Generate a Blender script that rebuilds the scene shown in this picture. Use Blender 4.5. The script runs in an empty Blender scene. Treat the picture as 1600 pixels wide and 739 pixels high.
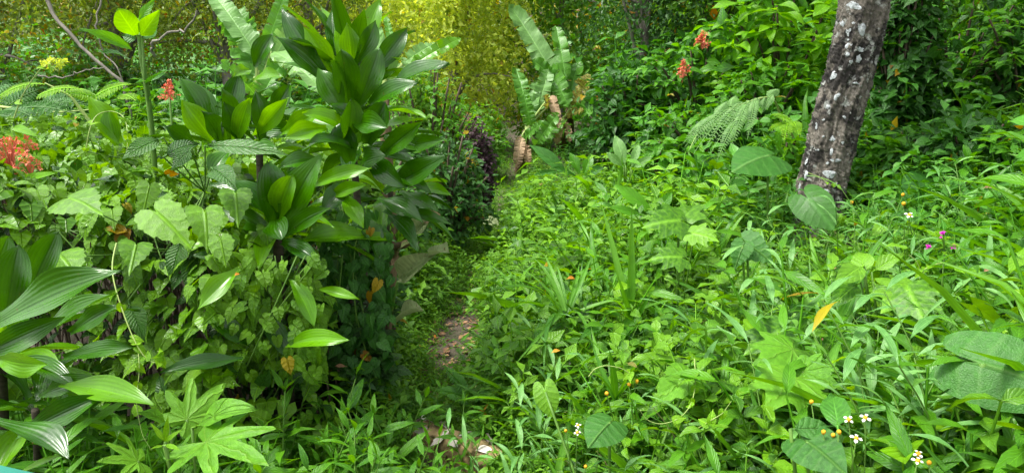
import bpy, math, random
import numpy as np
from mathutils import Matrix, Vector

random.seed(11)
rng = np.random.default_rng(11)
R = math.radians
sc = bpy.context.scene
col = sc.collection

# ------------------------------------------------------------------ camera
FPX = 1155.6                      # focal length in photo pixels (photo 1600 x 739)
PITCH = R(13.0)
EYE = np.array([0.0, 0.0, 1.6])
cam_d = bpy.data.cameras.new('camera')
cam_d.sensor_width = 36.0
cam_d.lens = 36.0 * FPX / 1600.0
cam_d.clip_start = 0.05
cam_d.clip_end = 500
cam = bpy.data.objects.new('camera', cam_d)
cam.location = EYE
cam.rotation_euler = (R(90) - PITCH, 0, 0)
col.objects.link(cam)
sc.camera = cam

# ------------------------------------------------------------------ world, sun, exposure
SUN_EL, SUN_AZ = R(64), R(-100)    # bright overcast, high and from the left, behind the camera
w = bpy.data.worlds.new('World')
sc.world = w
w.use_nodes = True
nt = w.node_tree
bg = nt.nodes['Background']
sky = nt.nodes.new('ShaderNodeTexSky')
sky.sky_type = 'NISHITA'
sky.sun_disc = False
sky.sun_elevation = SUN_EL
sky.sun_rotation = SUN_AZ
sky.dust_density = 4.0
hs = nt.nodes.new('ShaderNodeHueSaturation')
hs.inputs['Saturation'].default_value = 0.15
nt.links.new(sky.outputs[0], hs.inputs['Color'])
nt.links.new(hs.outputs[0], bg.inputs['Color'])
bg.inputs['Strength'].default_value = 0.105
sl = bpy.data.lights.new('sun', 'SUN')
sl.energy = 1.35
sl.angle = R(14)
sl.color = (1.0, 0.96, 0.88)
so = bpy.data.objects.new('sun', sl)
so.rotation_euler = Vector((math.sin(SUN_AZ) * math.cos(SUN_EL), math.cos(SUN_AZ) * math.cos(SUN_EL), math.sin(SUN_EL))).to_track_quat('Z', 'Y').to_euler()
col.objects.link(so)
sc.view_settings.view_transform = 'Standard'
sc.view_settings.look = 'None'
sc.view_settings.gamma = 1.0
sc.view_settings.exposure = 1.94
sc.cycles.max_bounces = 6
sc.cycles.diffuse_bounces = 2
sc.cycles.glossy_bounces = 2
sc.cycles.transmission_bounces = 4
sc.cycles.transparent_max_bounces = 4
sc.cycles.caustics_reflective = False
sc.cycles.caustics_refractive = False

# ------------------------------------------------------------------ pixel -> place
cp, sp_ = math.cos(PITCH), math.sin(PITCH)
def ray(px, py):
    a, b = (px - 800) / FPX, (369.5 - py) / FPX
    return np.array([a, cp + b * sp_, -sp_ + b * cp])
def P(px, py, d):
    r = ray(px, py)
    return EYE + r * (d / r[1])
def inview(p, m=0.10):
    """rough test that points lie inside the view or close beside it"""
    p = np.atleast_2d(p)
    q = p - EYE
    dep = q[:, 1] * cp - q[:, 2] * sp_
    up = q[:, 1] * sp_ + q[:, 2] * cp
    ok = dep > 0.3
    dd = np.where(ok, dep, 1)
    return ok & (np.abs(q[:, 0] / dd) < 0.692 * (1 + m) + 0.5 / dd) & (np.abs(up / dd) < 0.32 * (1 + m) + 0.3 / dd)

# ------------------------------------------------------------------ ground
def sm(t):
    t = np.clip(t, 0, 1)
    return t * t * (3 - 2 * t)
def wob(x, y, k=1.0, s=0.0):
    return (np.sin(x * 1.7 * k + 1.3 + s) * np.cos(y * 1.3 * k + 0.4 + s) + 0.6 * np.sin(x * 3.1 * k - y * 2.3 * k + 2 * s) + 0.35 * np.sin(x * 6.3 * k + y * 5.1 * k + s)) / 1.95
def xpath(y):
    y = np.asarray(y, float)
    return np.interp(y, [0, 2.5, 4, 5.6, 8, 12, 16], [-0.22, -0.22, -0.33, -0.27, -0.12, 0.12, 0.2])
def H(x, y):
    x = np.asarray(x, float); y = np.asarray(y, float)
    r = x - xpath(y) - 0.35
    h = 0.17 * np.maximum(r, 0) ** 1.05
    h = np.where(r > 3.2, 0.17 * 3.2 ** 1.05 + 0.16 * (r - 3.2), h)
    h = h + 0.10 * np.clip(y - 6, 0, 4) * sm((r - .4) / 1.2)
    l = -(x - xpath(y)) - 0.4
    h = h + 0.10 * np.clip(l, 0, 6)
    h = h + 0.03 * wob(x, y, 1.6) * sm(np.abs(x - xpath(y)) / 0.5)
    h = h + 0.05 * np.clip(y - 11, 0, 6) + 0.42 * np.clip(y - 19, 0, 30)
    return h
def G(px, py, lift=0.0):
    """point on the ground under a pixel"""
    r = ray(px, py)
    k = 1.0
    for i in range(4000):
        p = EYE + r * k
        if p[2] <= H(p[0], p[1]) + lift:
            break
        k += 0.01
    p[2] = H(p[0], p[1])
    return p
def nrm(a):
    a = np.asarray(a, float)
    return a / np.maximum(np.linalg.norm(a, axis=-1, keepdims=True), 1e-9)

# ------------------------------------------------------------------ mesh helpers
def new_mesh(name, V, F, UV, mat, rnd=None):
    V = np.ascontiguousarray(V, np.float32); F = np.ascontiguousarray(F, np.int32)
    me = bpy.data.meshes.new(name)
    me.vertices.add(len(V)); me.vertices.foreach_set('co', V.ravel())
    me.loops.add(F.size); me.loops.foreach_set('vertex_index', F.ravel())
    me.polygons.add(len(F)); me.polygons.foreach_set('loop_start', np.arange(0, F.size, F.shape[1], dtype=np.int32))
    me.polygons.foreach_set('use_smooth', np.ones(len(F), bool))
    if UV is not None:
        ul = me.uv_layers.new(name='UVMap')
        ul.data.foreach_set('uv', np.ascontiguousarray(UV[F.ravel()], np.float32).ravel())
    if rnd is not None:
        a = me.attributes.new('rnd', 'FLOAT', 'POINT')
        a.data.foreach_set('value', np.ascontiguousarray(rnd, np.float32))
    me.materials.append(mat)
    me.update(calc_edges=True)
    return me
def link(name, me, parent=None, M=None):
    o = bpy.data.objects.new(name, me)
    col.objects.link(o)
    if parent is not None:
        o.parent = parent
    if M is not None:
        o.matrix_local = M
    return o
def mat4(p, R3=None, s=1.0):
    m = np.eye(4)
    if R3 is not None:
        m[:3, :3] = R3 * s
    else:
        m[:3, :3] *= s
    m[:3, 3] = p
    return Matrix(m.tolist())
def tag(o, label=None, cat=None, group=None, kind=None):
    if label: o['label'] = label
    if cat: o['category'] = cat
    if group: o['group'] = group
    if kind: o['kind'] = kind
    return o
def thing(name, label, cat, loc=(0, 0, 0), group=None):
    o = bpy.data.objects.new(name, None)
    o.empty_display_size = 0.1
    o.location = [float(v) for v in loc]
    col.objects.link(o)
    return tag(o, label, cat, group)
def frames(Y, N):
    """rotation matrices whose columns are X, Y (towards the tip) and Z (leaf face)"""
    Y = nrm(np.atleast_2d(Y)); N = np.atleast_2d(N) + np.array([1e-4, 2e-4, 0])
    X = nrm(np.cross(Y, N)); Z = np.cross(X, Y)
    return np.stack([X, Y, Z], axis=2)
def merge(items):
    """items: (proto, P[n,3], R[n,3,3], S[n]) -> V, F, UV, rnd"""
    Vs, Fs, Us, Rs = [], [], [], []
    off = 0
    for (v, f, u), p, r, s in items:
        n = len(p)
        if n == 0: continue
        s = np.broadcast_to(np.asarray(s, float), (n,))
        vv = np.einsum('nij,kj->nki', r, v) * s[:, None, None] + p[:, None, :]
        Vs.append(vv.reshape(-1, 3))
        Fs.append((f[None] + (np.arange(n) * len(v))[:, None, None]).reshape(-1, f.shape[1]) + off)
        Us.append(np.tile(u, (n, 1)))
        Rs.append(np.repeat(rng.random(n), len(v)))
        off += n * len(v)
    return np.concatenate(Vs), np.concatenate(Fs), np.concatenate(Us), np.concatenate(Rs)
def stuff(name, items, mat, label=None, cat=None, parent=None, group=None, kind='stuff'):
    V, F, U, r = merge(items)
    o = link(name, new_mesh(name, V, F, U, mat, r), parent)
    return tag(o, label, cat, group, kind)
def grid_faces(n, m):
    i, j = np.meshgrid(np.arange(n - 1), np.arange(m - 1), indexing='ij')
    a = (i * m + j).ravel(); b = a + 1; c = a + m + 1; d = a + m
    return np.concatenate([np.stack([a, b, c], 1), np.stack([a, c, d], 1)])

# ------------------------------------------------------------------ leaf shapes
def prof_pts(pts):
    xs, ys = zip(*pts)
    return lambda t: np.interp(t, xs, ys)
_t = np.linspace(0, 1, 41)
def smooth_prof(pts):
    xs, ys = zip(*pts)
    y = np.interp(_t, xs, ys)
    for _ in range(3):
        y[1:-1] = (y[:-2] + 2 * y[1:-1] + y[2:]) / 4
    return lambda t: np.interp(t, _t, y)
PROF = {
    'dracaena': smooth_prof([(0, .25), (.12, .36), (.32, .78), (.48, 1), (.62, .93), (.78, .6), (.90, .24), (1, 0)]),
    'spoon': smooth_prof([(0, .3), (.2, .6), (.45, 1), (.65, 1), (.85, .65), (.95, .3), (1, 0)]),
    'lance': smooth_prof([(0, .03), (.08, .25), (.3, 1), (.45, .95), (.7, .55), (.9, .18), (1, 0)]),
    'ovate': smooth_prof([(0, .05), (.08, .5), (.25, 1), (.4, 1), (.65, .68), (.85, .25), (1, 0)]),
    'elliptic': smooth_prof([(0, .03), (.12, .35), (.35, .92), (.55, 1), (.75, .7), (.9, .3), (1, 0)]),
    'grass': smooth_prof([(0, .45), (.1, .8), (.3, 1), (.6, .75), (.85, .35), (1, 0)]),
    'banana': smooth_prof([(0, .02), (.04, .5), (.12, .9), (.4, 1), (.8, .9), (.94, .6), (1, .05)]),
}
def grid_leaf(L=1, W=.3, prof='lance', nl=6, nw=1, fold=.25, droop=.5, wave=0., ph=0., freq=9., petiole=0., teeth=0.):
    t = np.linspace(0, 1, nl + 1); s = np.linspace(-1, 1, 2 * nw + 1)
    wd = PROF[prof](t) * W / 2
    if teeth:
        wd = wd * (1 + teeth * np.where(np.arange(nl + 1) % 2, 1, -1))
    ang = .35 * droop - droop * 1.35 * t
    dy, dz = np.cos(ang), np.sin(ang)
    y = np.concatenate([[0], np.cumsum((dy[1:] + dy[:-1]) / 2)]) / nl * L
    z = np.concatenate([[0], np.cumsum((dz[1:] + dz[:-1]) / 2)]) / nl * L
    X = wd[:, None] * s[None]
    A = np.abs(s)[None]
    Y = y[:, None] - np.sin(ang)[:, None] * fold * A * wd[:, None]
    Z = z[:, None] + fold * A * wd[:, None] + wave * W * np.sin(ph + freq * t)[:, None] * A ** 2 * np.sign(s)[None] * .5 + wave * W * np.cos(ph * 1.7 + freq * .7 * t)[:, None] * A ** 2 * .4
    Y = Y + petiole * L
    V = np.stack([X, Y, Z], -1).reshape(-1, 3)
    U = np.stack([np.broadcast_to(s[None] * .5 + .5, X.shape), np.broadcast_to(t[:, None], X.shape)], -1).reshape(-1, 2)
    F = grid_faces(nl + 1, 2 * nw + 1)
    if petiole > 0:
        pv, pf, pu = tube(np.array([[0, 0, 0], [0, petiole * L * .6, -.02 * L], [0, petiole * L * 1.03, 0]]), [W * .05] * 3, 3)
        F = np.concatenate([F, pf + len(V)]); V = np.concatenate([V, pv]); U = np.concatenate([U, np.full((len(pv), 2), .5)])
    return V, F, U
def tube(pts, rad, n=5, cap=False):
    pts = np.asarray(pts, float); rad = np.asarray(rad, float)
    T = np.gradient(pts, axis=0); T = nrm(T)
    ref = np.array([0.31, 0.9, 0.2]) if abs(T[0][1]) < .8 else np.array([1, .1, .2])
    X = nrm(np.cross(T, ref)); Z = np.cross(X, T)
    a = np.linspace(0, 2 * math.pi, n, endpoint=False)
    V = pts[:, None] + rad[:, None, None] * (np.cos(a)[None, :, None] * X[:, None] + np.sin(a)[None, :, None] * Z[:, None])
    k = len(pts)
    F = []
    for i in range(k - 1):
        for j in range(n):
            p, q = i * n + j, i * n + (j + 1) % n
            F += [[p, q, q + n], [p, q + n, p + n]]
    U = np.stack([np.tile(a / (2 * math.pi), k), np.repeat(np.linspace(0, 1, k), n)], 1)
    V = V.reshape(-1, 3)
    if cap:
        V = np.concatenate([V, pts[-1:]]); U = np.concatenate([U, [[.5, 1]]])
        F += [[(k - 1) * n + j, (k - 1) * n + (j + 1) % n, len(V) - 1] for j in range(n)]
    return V, np.array(F), U
def bez(p0, p1, p2, n):
    t = np.linspace(0, 1, n)[:, None]
    return (1 - t) ** 2 * np.asarray(p0) + 2 * t * (1 - t) * np.asarray(p1) + t * t * np.asarray(p2)
def polar_leaf(keys, L=1., n=26, rings=(.45, 1.), teeth=0., fold=.15, droop=.4, cup=.0, petiole=.0, seed=0, rib=0.):
    """leaf grown round its petiole point; keys = (angle from tip in degrees, radius)"""
    r0 = np.random.default_rng(seed)
    an = np.array([k[0] for k in keys], float); ra = np.array([k[1] for k in keys], float)
    full = np.linspace(-180, 180, n, endpoint=False) + 180 / n * 0
    full = np.unique(np.concatenate([full, an, -an[an < 180]]))
    full = full[full < 180]
    rr = np.interp(np.abs(full), an, ra)
    if teeth:
        rr = rr * (1 + teeth * np.where(np.arange(len(full)) % 2, 1, -.6) + r0.normal(0, .02, len(full)))
    m = len(full)
    a = np.radians(full)
    V = [[0, 0, 0]]
    ribs = np.cos(np.radians(full) * 5)
    for q in rings:
        for i in range(m):
            x, y = math.sin(a[i]) * rr[i] * q, math.cos(a[i]) * rr[i] * q
            z = fold * abs(x) - droop * (max(y, 0) ** 2 * .6 + x * x * .5 + min(y, 0) ** 2 * .8) + cup * q * q + rib * ribs[i] * q
            V.append([x, y, z])
    V = np.array(V) * L
    F = [[0, 1 + (i + 1) % m, 1 + i] for i in range(m)]
    for k in range(len(rings) - 1):
        b = 1 + k * m
        for i in range(m):
            p, q = b + i, b + (i + 1) % m
            F += [[p, q, q + m], [p, q + m, p + m]]
    F = np.array(F)[:, ::-1]
    U = np.stack([V[:, 0] / L * .5 + .5, (V[:, 1] / L + .5) / 1.5], 1)
    if petiole > 0:
        pv, pf, pu = tube(bez([0, 0, 0], [0, -petiole * .4 * L, -petiole * .2 * L], [0, -petiole * .9 * L, -petiole * .8 * L], 4), [.012 * L] * 4, 3)
        F = np.concatenate([F, pf + len(V)]); V = np.concatenate([V, pv]); U = np.concatenate([U, np.full((len(pv), 2), .5)])
    return V, F, U
HEART = [(0, 1), (7, .84), (18, .70), (40, .56), (70, .48), (105, .47), (138, .50), (158, .44), (171, .25), (180, .08)]
ROUND = [(0, .62), (40, .6), (80, .6), (120, .6), (155, .55), (172, .3), (180, .08)]
ARROW = [(0, 1), (8, .9), (25, .74), (50, .6), (80, .52), (105, .5), (130, .56), (150, .62), (162, .55), (172, .3), (180, .06)]
LOBED = [(0, 1), (5, .9), (12, .62), (17, .5), (24, .74), (32, .95), (37, .8), (45, .5), (51, .42), (60, .64), (70, .86), (78, .72), (88, .42), (95, .36), (108, .58), (122, .66), (132, .5), (145, .34), (160, .36), (172, .2), (180, .06)]
CUT = [(0, 1), (5, .86), (11, .66), (18, .42), (22, .40), (29, .62), (37, .84), (41, .80), (48, .52), (56, .34), (61, .35), (69, .56), (77, .70), (84, .60), (94, .36), (104, .33), (116, .46), (126, .50), (140, .34), (160, .28), (180, .06)]
LOB2 = [(0, 1), (7, .82), (18, .66), (24, .68), (30, .86), (36, .8), (46, .58), (54, .5), (64, .62), (74, .68), (84, .56), (96, .42), (112, .5), (128, .52), (145, .4), (165, .34), (180, .08)]

def lod(fn, k, **kw):
    return [fn(i, **kw) for i in range(k)]
rr_ = random.Random(5)
def gl(prof, W, nl, nw, k=3, fold=.25, droop=(.2, .9), wave=.12, petiole=0., teeth=0.):
    return [grid_leaf(1, W * rr_.uniform(.88, 1.12), prof, nl, nw, fold * rr_.uniform(.5, 1.4), rr_.uniform(*droop), wave, rr_.uniform(0, 6), rr_.uniform(7, 11), petiole, teeth) for _ in range(k)]
LEAF = {
    'heart': [polar_leaf(HEART, n=24, teeth=.05, fold=rr_.uniform(.0, .38), droop=rr_.uniform(.2, .7), seed=i, petiole=.35) for i in range(4)],
    'heart_lo': [polar_leaf([(0, 1), (25, .68), (80, .58), (140, .56), (180, .12)], n=4, rings=(1.,), fold=rr_.uniform(.05, .3), droop=rr_.uniform(.2, .6), seed=i) for i in range(4)],
    'round': [polar_leaf(ROUND, n=16, teeth=.03, fold=rr_.uniform(.0, .15), droop=.3, cup=.1, seed=i) for i in range(3)],
    'arrow': [polar_leaf(ARROW, n=40, rings=(.3, .65, 1), fold=rr_.uniform(-.1, .12), droop=rr_.uniform(.25, .6), seed=i, rib=.012) for i in range(3)],
    'cut': [polar_leaf(CUT, n=20, rings=(.3, .62, 1), fold=rr_.uniform(.0, .22), droop=rr_.uniform(.3, .7), seed=i, rib=.03) for i in range(3)],
    'lobed': [polar_leaf(LOBED, n=20, rings=(.35, .7, 1), fold=rr_.uniform(-.1, .15), droop=rr_.uniform(.2, .55), seed=i, petiole=.6, rib=.02) for i in range(3)],
    'lobed2': [polar_leaf(LOB2, n=20, rings=(.35, .7, 1), fold=rr_.uniform(-.1, .15), droop=rr_.uniform(.2, .6), seed=i + 5, petiole=.5, rib=.02) for i in range(3)],
    'ovate': gl('ovate', .52, 8, 1, 4, petiole=.12, teeth=.03),
    'ovate_lo': gl('ovate', .55, 4, 1, 4, fold=.3),
    'lance': gl('lance', .24, 8, 1, 4, petiole=.04),
    'lance_lo': gl('lance', .27, 4, 1, 4),
    'elliptic': gl('elliptic', .4, 8, 2, 4, petiole=.1),
    'elliptic_lo': gl('elliptic', .42, 4, 1, 4),
    'blade': gl('grass', .09, 10, 1, 4, fold=.5, droop=(.5, 1.9), wave=.2),
    'blade_lo': gl('grass', .08, 5, 1, 4, fold=.5, droop=(.4, 1.8)),
    'bamboo': gl('lance', .15, 8, 1, 4, fold=.4, droop=(.4, 1.3), wave=.2),
    'dracaena': gl('dracaena', .23, 14, 2, 5, fold=.45, droop=(.3, 1.2), wave=.14),
}
def tiny(w, fold=.3, dz=0.):
    V = np.array([[0, 0, 0], [-w / 2, .42, fold * w / 2], [0, 1, dz], [w / 2, .42, fold * w / 2], [0, .42, 0]])
    F = np.array([[0, 4, 1], [1, 4, 2], [0, 3, 4], [4, 3, 2]])
    U = np.array([[.5, 0], [0, .42], [.5, 1], [1, .42], [.5, .42]])
    return V, F, U
def flat2(w, fold=.3, dz=0.):
    V = np.array([[0, 0, 0], [-w / 2, .42, fold * w / 2], [0, 1, dz], [w / 2, .42, fold * w / 2]])
    return V, np.array([[0, 2, 1], [0, 3, 2]]), np.array([[.5, 0], [0, .42], [.5, 1], [1, .42]])
LEAF['tiny'] = [tiny(.5, .4, -.15), tiny(.42, .3, -.3), tiny(.55, .5, 0)]
LEAF['tiny2'] = [flat2(.5, .4, -.15), flat2(.42, .3, -.3), flat2(.55, .5, 0)]

# ------------------------------------------------------------------ materials
def new_mat(name):
    m = bpy.data.materials.new(name); m.use_nodes = True
    return m, m.node_tree, m.node_tree.nodes['Principled BSDF']
def ramp(nt, pts):
    n = nt.nodes.new('ShaderNodeValToRGB')
    e = n.color_ramp.elements
    while len(e) < len(pts): e.new(.5)
    for i, (p, c) in enumerate(pts):
        e[i].position = p; e[i].color = (*c, 1) if len(c) == 3 else c
    return n
def mathn(nt, op, a, b=None, clamp=False):
    n = nt.nodes.new('ShaderNodeMath'); n.operation = op; n.use_clamp = clamp
    for i, v in enumerate((a, b)):
        if v is None: continue
        if isinstance(v, (int, float)): n.inputs[i].default_value = v
        else: nt.links.new(v, n.inputs[i])
    return n.outputs[0]
def mixc(nt, f, a, b, mode='MIX'):
    n = nt.nodes.new('ShaderNodeMixRGB'); n.blend_type = mode
    for i, v in enumerate((f, a, b)):
        if isinstance(v, (int, float)): n.inputs[i].default_value = v
        elif isinstance(v, tuple): n.inputs[i].default_value = (*v, 1)
        else: nt.links.new(v, n.inputs[i])
    return n.outputs[0]
def noise(nt, vec, scale, detail=3, rough=.55):
    n = nt.nodes.new('ShaderNodeTexNoise'); n.inputs['Scale'].default_value = scale
    n.inputs['Detail'].default_value = detail; n.inputs['Roughness'].default_value = rough
    if vec is not None: nt.links.new(vec, n.inputs['Vector'])
    return n.outputs[0]
def leafmat(name, c1, c2, rough=.4, trans=.35, vein='pinnate', nv=7., vk=2.2, vcol=None, bump=.5, spots=.0, yellow=.02, tcol=None, back=1.25, spec=.32, sat=1.11, midw=.09):
    m, nt, pb = new_mat(name)
    L = nt.links
    at = nt.nodes.new('ShaderNodeAttribute'); at.attribute_name = 'rnd'
    oi = nt.nodes.new('ShaderNodeObjectInfo')
    r = mathn(nt, 'FRACT', mathn(nt, 'ADD', at.outputs['Fac'], oi.outputs['Random']))
    r2 = mathn(nt, 'FRACT', mathn(nt, 'MULTIPLY', r, 17.3))
    r3 = mathn(nt, 'FRACT', mathn(nt, 'MULTIPLY', r, 41.7))
    tc = nt.nodes.new('ShaderNodeTexCoord')
    c = mixc(nt, r, c1, c2)
    nz = noise(nt, tc.outputs['Object'], 9, 3)
    c = mixc(nt, mathn(nt, 'MULTIPLY', mathn(nt, 'SUBTRACT', nz, .42, True), 1.4, True), c, tuple(min(1, v * 1.55) for v in c2))
    uv = nt.nodes.new('ShaderNodeSeparateXYZ'); L.new(tc.outputs['UV'], uv.inputs[0])
    a = mathn(nt, 'MULTIPLY', mathn(nt, 'ABSOLUTE', mathn(nt, 'SUBTRACT', uv.outputs[0], .5)), 2)
    mid = mathn(nt, 'SUBTRACT', 1, mathn(nt, 'DIVIDE', a, midw), True)
    if vein == 'pinnate':
        wv = mathn(nt, 'MULTIPLY', noise(nt, tc.outputs['UV'], 3.0, 2), .9)
        ph = mathn(nt, 'MULTIPLY', mathn(nt, 'SUBTRACT', mathn(nt, 'ADD', mathn(nt, 'MULTIPLY', uv.outputs[1], nv), wv), mathn(nt, 'MULTIPLY', mathn(nt, 'POWER', a, .8), vk)), 6.2832)
        sn = mathn(nt, 'MULTIPLY_ADD', mathn(nt, 'SINE', ph), .5)
        sn.node.inputs[2].default_value = .5
        lat = mathn(nt, 'POWER', sn, 9)
        hgt = mathn(nt, 'SUBTRACT', 0, mathn(nt, 'ADD', mathn(nt, 'MULTIPLY', mathn(nt, 'POWER', sn, 2), .55), mathn(nt, 'MULTIPLY', mid, 1.5)))
        vf = mathn(nt, 'MAXIMUM', mid, mathn(nt, 'MULTIPLY', lat, .28))
    elif vein == 'palmate':
        xx = mathn(nt, 'MULTIPLY', mathn(nt, 'SUBTRACT', uv.outputs[0], .5), 2)
        yy = mathn(nt, 'SUBTRACT', mathn(nt, 'MULTIPLY', uv.outputs[1], 1.5), .5)
        th = mathn(nt, 'ARCTAN2', xx, yy)
        rad_ = mathn(nt, 'SQRT', mathn(nt, 'ADD', mathn(nt, 'MULTIPLY', xx, xx), mathn(nt, 'MULTIPLY', yy, yy)))
        wob_ = mathn(nt, 'MULTIPLY', mathn(nt, 'SUBTRACT', noise(nt, tc.outputs['UV'], 4.0, 2), .5), .5)
        sp5 = mathn(nt, 'MULTIPLY', mathn(nt, 'ABSOLUTE', mathn(nt, 'SINE', mathn(nt, 'MULTIPLY', mathn(nt, 'ADD', th, wob_), 5))), rad_)
        vf0 = mathn(nt, 'SUBTRACT', 1, mathn(nt, 'DIVIDE', sp5, .07), True)
        cross = mathn(nt, 'MULTIPLY_ADD', mathn(nt, 'SINE', mathn(nt, 'MULTIPLY', mathn(nt, 'ADD', rad_, mathn(nt, 'MULTIPLY', sp5, -.9)), nv * 6.2832)), .5); cross.node.inputs[2].default_value = .5
        vf = mathn(nt, 'MAXIMUM', mathn(nt, 'MULTIPLY', vf0, .5), mathn(nt, 'MULTIPLY', mathn(nt, 'POWER', cross, 9), .08))
        hgt = mathn(nt, 'SUBTRACT', 0, mathn(nt, 'ADD', mathn(nt, 'POWER', mathn(nt, 'SUBTRACT', 1, mathn(nt, 'DIVIDE', sp5, .25), True), 2), mathn(nt, 'MULTIPLY', mathn(nt, 'POWER', cross, 3), .10)))
    elif vein == 'parallel':
        sn = mathn(nt, 'MULTIPLY_ADD', mathn(nt, 'SINE', mathn(nt, 'MULTIPLY', uv.outputs[0], nv * 6.2832)), .5); sn.node.inputs[2].default_value = .5
        vf = mathn(nt, 'MAXIMUM', mathn(nt, 'MULTIPLY', mid, .8), mathn(nt, 'MULTIPLY', mathn(nt, 'POWER', sn, 4), .3))
        hgt = mathn(nt, 'ADD', mathn(nt, 'MULTIPLY', sn, .6), mathn(nt, 'MULTIPLY', mid, -1.5))
    else:
        vf = mathn(nt, 'MULTIPLY', mid, .6); hgt = mathn(nt, 'MULTIPLY', mid, -1)
    vcol = vcol or tuple(min(1, v * 1.9 + .02) for v in c2)
    c = mixc(nt, mathn(nt, 'MULTIPLY', vf, .55), c, vcol)
    if yellow > 0:
        yf = mathn(nt, 'GREATER_THAN', r2, 1 - yellow)
        c = mixc(nt, mathn(nt, 'MULTIPLY', yf, .85), c, mixc(nt, r3, (.42, .33, .03), (.22, .09, .02)))
    if spots > 0:
        n2 = noise(nt, tc.outputs['Object'], 55, 3, .7)
        f = mathn(nt, 'MULTIPLY', mathn(nt, 'SUBTRACT', n2, .72 - spots * .25, True), 14, True)
        c = mixc(nt, mathn(nt, 'MULTIPLY', f, .8), c, (.10, .06, .02))
    if sat != 1 and c2[1] > c2[0] * 1.25:
        hs_ = nt.nodes.new('ShaderNodeHueSaturation'); hs_.inputs['Saturation'].default_value = sat; hs_.inputs['Value'].default_value = .95
        L.new(c, hs_.inputs['Color']); c = hs_.outputs[0]
    L.new(c, pb.inputs['Base Color'])
    nr = noise(nt, tc.outputs['Object'], 30, 2)
    L.new(mathn(nt, 'ADD', mathn(nt, 'MULTIPLY', nr, .25), rough - .12), pb.inputs['Roughness'])
    pb.inputs['Specular IOR Level'].default_value = spec
    bm = nt.nodes.new('ShaderNodeBump'); bm.inputs['Strength'].default_value = bump; bm.inputs['Distance'].default_value = .0025
    L.new(mathn(nt, 'ADD', hgt, mathn(nt, 'MULTIPLY', noise(nt, tc.outputs['Object'], 40, 3), .8)), bm.inputs['Height'])
    L.new(bm.outputs[0], pb.inputs['Normal'])
    tr = nt.nodes.new('ShaderNodeBsdfTranslucent')
    hh = nt.nodes.new('ShaderNodeHueSaturation'); hh.inputs['Saturation'].default_value = 1.12; hh.inputs['Value'].default_value = back * 1.6; hh.inputs['Hue'].default_value = .485
    L.new(c, hh.inputs['Color']); L.new(hh.outputs[0], tr.inputs['Color'])
    mx = nt.nodes.new('ShaderNodeMixShader'); mx.inputs[0].default_value = trans
    L.new(pb.outputs[0], mx.inputs[1]); L.new(tr.outputs[0], mx.inputs[2])
    L.new(mx.outputs[0], nt.nodes['Material Output'].inputs['Surface'])
    return m
def plain(name, c1, c2, rough=.8, scale=8., bump=.3, stretch=None, spec=.3, dist=.01):
    m, nt, pb = new_mat(name)
    tc = nt.nodes.new('ShaderNodeTexCoord')
    vec = tc.outputs['Object']
    if stretch:
        mp = nt.nodes.new('ShaderNodeMapping'); mp.inputs['Scale'].default_value = stretch
        nt.links.new(vec, mp.inputs[0]); vec = mp.outputs[0]
    n = noise(nt, vec, scale, 6, .65)
    rp = ramp(nt, [(.32, c1), (.68, c2)]); nt.links.new(n, rp.inputs[0])
    nt.links.new(rp.outputs[0], pb.inputs['Base Color'])
    pb.inputs['Roughness'].default_value = rough; pb.inputs['Specular IOR Level'].default_value = spec
    bm = nt.nodes.new('ShaderNodeBump'); bm.inputs['Strength'].default_value = bump; bm.inputs['Distance'].default_value = dist
    nt.links.new(n, bm.inputs['Height']); nt.links.new(bm.outputs[0], pb.inputs['Normal'])
    return m
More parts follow.
